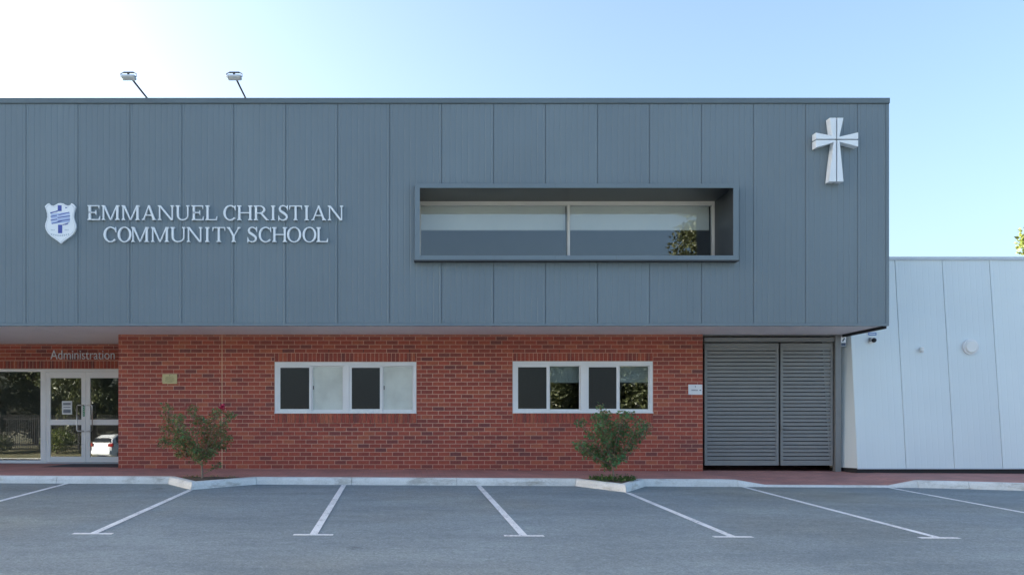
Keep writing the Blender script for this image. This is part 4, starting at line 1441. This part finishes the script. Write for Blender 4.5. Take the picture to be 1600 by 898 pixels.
# ================================================================== SHRUBS IN THE KERB CORNERS
def shrub(name, base, trunk_top, clumps, leafm, label, n_leaf, size, seed):
    rnd = random.Random(seed)
    base = Vector(base)
    t = thing(name, base, label, 'shrub', 'young shrubs in the kerb corners')
    bm = B()
    tt = Vector(trunk_top)
    tube(bm, [base - Vector((0, 0, 0.05)), base.lerp(tt, 0.5) + Vector((0.012, 0, 0)), tt], [0.022, 0.018, 0.015], 8)
    lb = B()
    for (x, y, z, r) in clumps:
        tip = Vector((x, y, z))
        mid = tt.lerp(tip, 0.5) + Vector((rnd.uniform(-0.04, 0.04), rnd.uniform(-0.04, 0.04), rnd.uniform(-0.05, 0.02)))
        path = [tt, tt.lerp(mid, 0.5), mid, mid.lerp(tip, 0.6) + Vector((0, 0, 0.01)), tip + Vector((0, 0, r * 0.5))]
        tube(bm, path, [0.007, 0.0055, 0.0045, 0.003, 0.002], 5)
        m = int(n_leaf * (r / 0.15) ** 1.6)
        for k in range(m):
            if rnd.random() < 0.30:      # along the branch
                q = rnd.uniform(0.35, 1.0)
                p = tt.lerp(mid, q * 2) if q < 0.5 else mid.lerp(tip, q * 2 - 1)
                p = p + Vector((rnd.gauss(0, 0.04), rnd.gauss(0, 0.05), rnd.gauss(0, 0.04)))
            else:
                d = Vector((rnd.gauss(0, 1), rnd.gauss(0, 1), rnd.gauss(0, 1)))
                d = d.normalized() * (rnd.random() ** 0.45) * r
                p = tip + Vector((d.x * 1.1, d.y * 1.2, d.z))
            leaf(lb, p, size, rnd)
        # thin side twigs
        for k in range(4):
            e = tip + Vector((rnd.uniform(-r, r), rnd.uniform(-r, r), rnd.uniform(-r * 0.4, r)))
            tube(bm, [mid.lerp(tip, 0.6), e], [0.0025, 0.0015], 4)
    build('trunk', bm, 'bark', t)
    build('crown', lb, leafm, t, fix=False)
    return t
YP = 15.15
sP = 1300 / YP
def px_(p): return (p - 622) / sP
def pz_(p): return EYE + (667 - p) / sP
def clump_list(lst, seed):
    r = random.Random(seed)
    return [(px_(a), YP + r.uniform(-0.28, 0.32), pz_(b), c / sP) for a, b, c in lst]
LEFT = [(258, 636, 9), (260, 652, 9), (256, 668, 12), (272, 668, 11), (251, 690, 10), (268, 686, 12), (285, 652, 10), (300, 640, 9), (304, 654, 11), (322, 660, 12), (332, 646, 10), (345, 641, 7), (358, 648, 9), (352, 664, 10),
        (340, 672, 12), (318, 678, 13), (300, 680, 12), (284, 690, 13), (356, 684, 10), (342, 694, 12), (326, 698, 13), (310, 700, 13), (296, 704, 12), (316, 714, 11), (278, 708, 8), (334, 708, 10), (288, 672, 10)]
bl_ = shrub('crepe_myrtle', (px_(316), YP, lot_z(-3.6, YP) + 0.14), (px_(313.5), YP, pz_(718)), clump_list(LEFT, 5), 'leaf_myrtle', 'sparse bronze-green young shrub on a pale stem with one crimson flower', 200, 0.050, 11)
# flower and low sucker shoot of the left shrub
bm = B()
rnd = random.Random(4)
fc = Vector((px_(347), YP, pz_(636)))
for k in range(110):
    leaf(bm, fc + Vector((rnd.gauss(0, 0.024), rnd.gauss(0, 0.024), rnd.gauss(0, 0.024))), 0.04, rnd, 0, 0)
for k in range(14):
    leaf(bm, Vector((px_(296), YP - 0.1, pz_(636))) + Vector((rnd.gauss(0, 0.03), rnd.gauss(0, 0.02), rnd.gauss(0, 0.03))), 0.028, rnd, 0, 0)
build('flower', bm, 'petal', bl_, fix=False)
bm = B()
p0 = Vector((px_(318), YP, pz_(740))); p1 = Vector((px_(346), YP - 0.05, pz_(722)))
tube(bm, [p0, p0.lerp(p1, 0.5) + Vector((0, 0, -0.02)), p1], [0.006, 0.004, 0.003], 5)
for k in range(34):
    leaf(bm, p0.lerp(p1, rnd.uniform(0.35, 1.05)) + Vector((rnd.gauss(0, 0.02), rnd.gauss(0, 0.03), rnd.gauss(0, 0.025))), 0.05, rnd)
build('sucker_shoot', bm, 'leaf_green', bl_, fix=False)
RIGHT = [(938, 634, 6), (943, 645, 9), (928, 652, 9), (950, 652, 13), (966, 650, 10), (984, 648, 8), (912, 660, 9), (930, 666, 12), (952, 668, 14), (972, 664, 14), (992, 664, 13), (1008, 668, 9), (1000, 680, 12), (980, 682, 14), (960, 684, 14),
         (940, 682, 13), (920, 678, 9), (900, 694, 9), (914, 698, 11), (930, 700, 12), (948, 702, 13), (968, 700, 13), (986, 697, 10), (940, 714, 10), (956, 716, 11), (970, 712, 8), (952, 728, 8), (918, 708, 8)]
shrub('crepe_myrtle', (px_(958), YP, lot_z(3.95, YP) + 0.14), (px_(957), YP, pz_(728)), clump_list(RIGHT, 9), 'leaf_green', 'dense dark green young shrub below the clear-paned window', 205, 0.052, 23)
bm = B()
rnd = random.Random(31)
for k in range(520):
    x = rnd.uniform(3.55, 4.42); y = rnd.uniform(14.9, 15.56)
    if abs(x - 3.95) > (y - 14.55) * 0.62: continue
    leaf(bm, Vector((x, y, lot_z(x, y) + 0.13 + abs(rnd.gauss(0, 0.03)))), 0.05, rnd, 0, -0.3)
props(build('ground_cover', bm, 'leaf_low', fix=False), 'low bright green weeds at the foot of the dark green shrub', 'weeds', kind='stuff')
bm = B()
for k in range(60):
    x = rnd.uniform(-4.0, -3.0); y = rnd.uniform(15.2, 15.56)
    leaf(bm, Vector((x, y, lot_z(x, y) + 0.13)), 0.04, rnd, 0, -0.2)
props(build('leaf_litter', bm, 'leaf_myrtle', fix=False), 'scattered small leaves at the foot of the sparse bronze shrub', 'leaves', kind='stuff')

# ================================================================== TREES
def tree(name, x, y, z, h, rad, label, leafm, n, size, seed, group=None, low=0.3, barkm='bark_dark', extra=()):
    rnd = random.Random(seed)
    t = thing(name, (x, y, z), label, 'tree', group)
    bm, lb = B(), B()
    base = Vector((x, y, z - 0.15))
    top = Vector((x + rnd.uniform(-0.4, 0.4), y, z + h * 0.72))
    tr = [base, base.lerp(top, 0.35) + Vector((rnd.uniform(-0.15, 0.15), 0, 0)), base.lerp(top, 0.7), top]
    r0 = 0.03 * h
    tube(bm, tr, [r0, r0 * 0.7, r0 * 0.45, r0 * 0.2], 10)
    nl = 20
    for k in range(nl):
        q = low + (0.95 - low) * k / nl
        s0 = base.lerp(top, q)
        ang = k * 2.4 + rnd.uniform(-0.4, 0.4)
        rr = rad * rnd.uniform(0.55, 1.0) * (1.0 - 0.45 * abs(q - 0.55))
        tip = s0 + Vector((math.cos(ang) * rr, math.sin(ang) * rr, h * rnd.uniform(0.08, 0.26)))
        mid = s0.lerp(tip, 0.5) + Vector((0, 0, -h * 0.015))
        tube(bm, [s0, mid, tip], [r0 * 0.32, r0 * 0.2, r0 * 0.06], 6)
        cr_ = rad * rnd.uniform(0.26, 0.42)
        for c in range(4):
            cc_ = mid.lerp(tip, rnd.uniform(0.2, 1.15)) + Vector((rnd.gauss(0, cr_ * 0.5), rnd.gauss(0, cr_ * 0.5), rnd.gauss(0, cr_ * 0.45)))
            for m in range(n // (nl * 4)):
                d = Vector((rnd.gauss(0, 1), rnd.gauss(0, 1), rnd.gauss(0, 1))).normalized() * (rnd.random() ** 0.4) * cr_
                leaf(lb, cc_ + Vector((d.x, d.y, d.z * 0.7)), size, rnd)
    for (ex, ey, ez, er) in extra:          # side boughs
        tip = Vector((ex, ey, ez))
        s0 = base.lerp(top, 0.62)
        tube(bm, [s0, s0.lerp(tip, 0.5) + Vector((0, 0, 0.1)), tip], [r0 * 0.3, r0 * 0.18, r0 * 0.05], 6)
        for m in range(int(420 * er * er / 0.3)):
            d = Vector((rnd.gauss(0, 1), rnd.gauss(0, 1), rnd.gauss(0, 1))).normalized() * (rnd.random() ** 0.45) * er
            leaf(lb, tip + Vector((d.x, d.y, d.z * 0.85)), size, rnd)
    build('trunk', bm, barkm, t)
    build('crown', lb, leafm, t, fix=False)
    return t
# the one whose edge shows over the pale building
tree('street_tree', 27.6, 30.0, -0.9, 12.0, 3.2, 'yellow-green tree peeping over the pale building at the right edge', 'leaf_lime', 20000, 0.15, 77, low=0.5, extra=[(22.78, 30.0, 8.25, 0.48), (23.3, 30.2, 8.6, 0.65), (24.2, 29.8, 8.9, 0.8)])
# trees across the car park, seen mirrored in the glass
GR = 'trees across the car park, mirrored in the glass'
spec = [(-33.0, -22, 8.4, 3.6), (-27.5, -24.5, 9.0, 3.9), (-22.0, -21.5, 7.6, 3.4), (-15.5, -24, 8.2, 3.6), (-6.0, -23, 7.0, 3.2), (1.5, -25, 7.6, 3.4), (8.5, -21.5, 7.8, 3.5), (14.0, -23.5, 8.2, 3.7), (19.5, -20.5, 7.4, 3.4)]
LB = ['wide gum tree mirrored at the far left of the entrance sidelight', 'tall gum tree mirrored in the entrance sidelight behind the dark fence', 'gum tree mirrored in the left glass door', 'gum tree mirrored in the right glass door, above the white car',
      'gum tree across the car park facing the frosted window', 'gum tree across the car park facing the middle of the brick wall', 'gum tree mirrored in the left clear pane of the right window', 'gum tree mirrored between the panes of the right window', 'gum tree mirrored in the right clear pane of the right window']
for k, ((x, y, h, r_), lb_) in enumerate(zip(spec, LB)):
    tree('gum_tree', x, y, 0.28, h, r_, lb_, 'leaf_gum', 17000, 0.24, 100 + k, GR, low=0.06)
tree('tall_gum_tree', 23.0, -27, 0.35, 22.0, 3.2, 'tall gum tree mirrored at the right end of the long upper window', 'leaf_gum', 16000, 0.26, 140, low=0.3)
# low hedge shrubs before the fence
for k, (x, h, lb_) in enumerate(((-21.6, 1.5, 'yellow-green bush mirrored low in the left glass door'), (-25.4, 1.1, 'low dark bush mirrored in the entrance sidelight'))):
    rnd = random.Random(60 + k)
    t = thing('garden_bush', (x, -13.9, -0.06), lb_, 'bush')
    bm, lb2 = B(), B()
    for j in range(7):
        a = j * 0.9
        tube(bm, [(x, -13.9, -0.15), (x + 0.5 * math.cos(a), -13.9 + 0.3 * math.sin(a), h * 0.6)], [0.02, 0.006], 5)
    for j in range(1400):
        d = Vector((rnd.gauss(0, 1), rnd.gauss(0, 1), rnd.gauss(0, 1))).normalized() * rnd.random() ** 0.4
        leaf(lb2, Vector((x + d.x * 1.1, -13.9 + d.y * 0.7, h * 0.55 + d.z * h * 0.5)), 0.12, rnd)
    build('stem', bm, 'bark_dark', t)
    build('crown', lb2, 'leaf_lime' if k == 0 else 'leaf_gum', t, fix=False)

# ---- palisade fence, mirrored in the entrance glass
YFN = -15.2
fn = thing('palisade_fence', (-22, YFN, 0.1), 'dark steel palisade fence across the car park, mirrored in the entrance glass', 'fence')
bm = B()
box(bm, -0.018, 0.018, -0.012, 0.012, 0, 2.2)
tip = [v for v in bm.verts if v.co.z > 2]
bmesh.ops.recalc_face_normals(bm, faces=bm.faces)
me = bpy.data.meshes.new('picket'); bm.to_mesh(me); bm.free(); me.materials.append(M['fence'])
for k in range(130):
    place('picket', me, (-31 + 0.14 * k, YFN, 0.22), fn)
for z in (0.45, 2.15):
    bbox('rail', (-31.1, -12.8, YFN + 0.013, YFN + 0.05, z, z + 0.045), 'fence', fn)
for k in range(8):
    bbox('post', (-31.1 + 2.6 * k, -31.03 + 2.6 * k, YFN + 0.051, YFN + 0.12, -0.1, 2.35), 'fence', fn)

# ---- white car parked opposite, mirrored in the right door
cz0 = lot_z(-17, -10.5)
carR = thing('parked_car', (-16.35, -11.6, cz0), 'white hatchback parked across the car park, mirrored in the right glass door', 'car')
carR.rotation_euler = (0, 0, math.atan2(-0.87, 0.5))
WLOC[carR.name] = Vector((0, 0, 0))      # parts are laid out in the car's own frame, nose along +x
def cpart(name, bm, mat, parent, smooth=False):
    return build(name, bm, mat, parent, smooth)
st = [(-2.05, 0.42, 0.70, 0.74, 0.76), (-1.98, 0.30, 0.84, 0.95, 0.98), (-1.80, 0.26, 0.87, 0.98, 1.30), (-1.45, 0.24, 0.88, 0.98, 1.47), (-0.6, 0.22, 0.89, 0.97, 1.52), (0.25, 0.22, 0.89, 0.96, 1.46),
      (0.95, 0.22, 0.88, 0.95, 1.06), (1.55, 0.24, 0.86, 0.88, 0.93), (1.95, 0.30, 0.78, 0.74, 0.80), (2.10, 0.40, 0.62, 0.60, 0.64)]
bm = B()
loops = []
for (x, zb_, hw_, zbelt, zr) in st:
    tw = hw_ - max(0.0, (zr - zbelt)) * 0.38
    loop = [(-hw_ * 0.92, zb_), (-hw_, zb_ + 0.12), (-hw_, zbelt - 0.06), (-hw_ * 0.985, zbelt), (-tw, zr - 0.05), (-tw * 0.86, zr), (tw * 0.86, zr), (tw, zr - 0.05), (hw_ * 0.985, zbelt), (hw_, zbelt - 0.06), (hw_, zb_ + 0.12), (hw_ * 0.92, zb_)]
    loops.append([bm.verts.new((x, y, z)) for y, z in loop])
for a, b in zip(loops, loops[1:]):
    for k in range(12):
        bm.faces.new((a[k], a[(k + 1) % 12], b[(k + 1) % 12], b[k]))
bm.faces.new(loops[0]); bm.faces.new(loops[-1][::-1])
body = cpart('body', bm, 'car_white', carR, False)
def quad_part(name, pts, mat, lift):
    bm = B()
    n = (Vector(pts[1]) - Vector(pts[0])).cross(Vector(pts[2]) - Vector(pts[0])).normalized() * lift
    a = [bm.verts.new(Vector(p) + n) for p in pts]; b = [bm.verts.new(Vector(p) - n * 2) for p in pts]
    bm.faces.new(a); bm.faces.new(b[::-1])
    for i in range(len(pts)): bm.faces.new((a[i], b[i], b[(i + 1) % len(pts)], a[(i + 1) % len(pts)]))
    return cpart(name, bm, mat, carR)
def shell(i, t, zf, side):
    """point on the glasshouse side at station i..i+1, fraction t, height fraction zf"""
    a, b = st[i], st[i + 1]
    x, _, hw_, zbelt, zr = [p + (q - p) * t for p, q in zip(a, b)]
    tw = hw_ - max(0.0, (zr - zbelt)) * 0.38
    return (x, side * (hw_ * 0.985 + (tw - hw_ * 0.985) * zf), zbelt + (zr - 0.05 - zbelt) * zf)
for sd in (-1, 1):
    for (i0, t0, i1, t1) in ((2, 0.55, 3, 0.25), (3, 0.32, 4, 0.05), (4, 0.12, 5, 0.35)):
        quad_part('side_window', [shell(i0, t0, 0.10, sd), shell(i1, t1, 0.10, sd), shell(i1, t1 - (0.0 if i1 < 5 else 0.2), 0.86, sd), shell(i0, t0, 0.86, sd)], 'car_glass', 0.012 * sd)
    quad_part('tail_lamp', [(-2.02, sd * 0.60, 0.80), (-1.88, sd * 0.87, 0.78), (-1.86, sd * 0.87, 0.98), (-1.97, sd * 0.64, 0.97)], 'tail', 0.06 * sd)
    quad_part('head_lamp', [(2.02, sd * 0.48, 0.62), (1.86, sd * 0.80, 0.64), (1.80, sd * 0.80, 0.78), (1.98, sd * 0.50, 0.74)], 'lens', -0.02 * sd)
quad_part('rear_window', [(-1.96, -0.70, 1.02), (-1.96, 0.70, 1.02), (-1.82, 0.60, 1.26), (-1.82, -0.60, 1.26)], 'car_glass', 0.035)
quad_part('windscreen', [(0.92, -0.72, 1.08), (0.92, 0.72, 1.08), (0.34, 0.62, 1.42), (0.34, -0.62, 1.42)], 'car_glass', -0.02)
bm = B(); box(bm, -2.10, -2.0, -0.80, 0.80, 0.36, 0.58); cpart('rear_bumper', bm, 'car_white', carR)
for xw in (-1.28, 1.30):
    for sd in (-1, 1):
        bm = B(); tube(bm, [(xw, sd * 0.70, 0.31), (xw, sd * 0.905, 0.31)], 0.31, 24)
        wv = cpart('wheel', bm, 'tyre', carR)
        bm = B(); tube(bm, [(xw, sd * 0.906, 0.31), (xw, sd * 0.916, 0.31)], 0.20, 20)
        cpart('rim', bm, 'steel', wv)
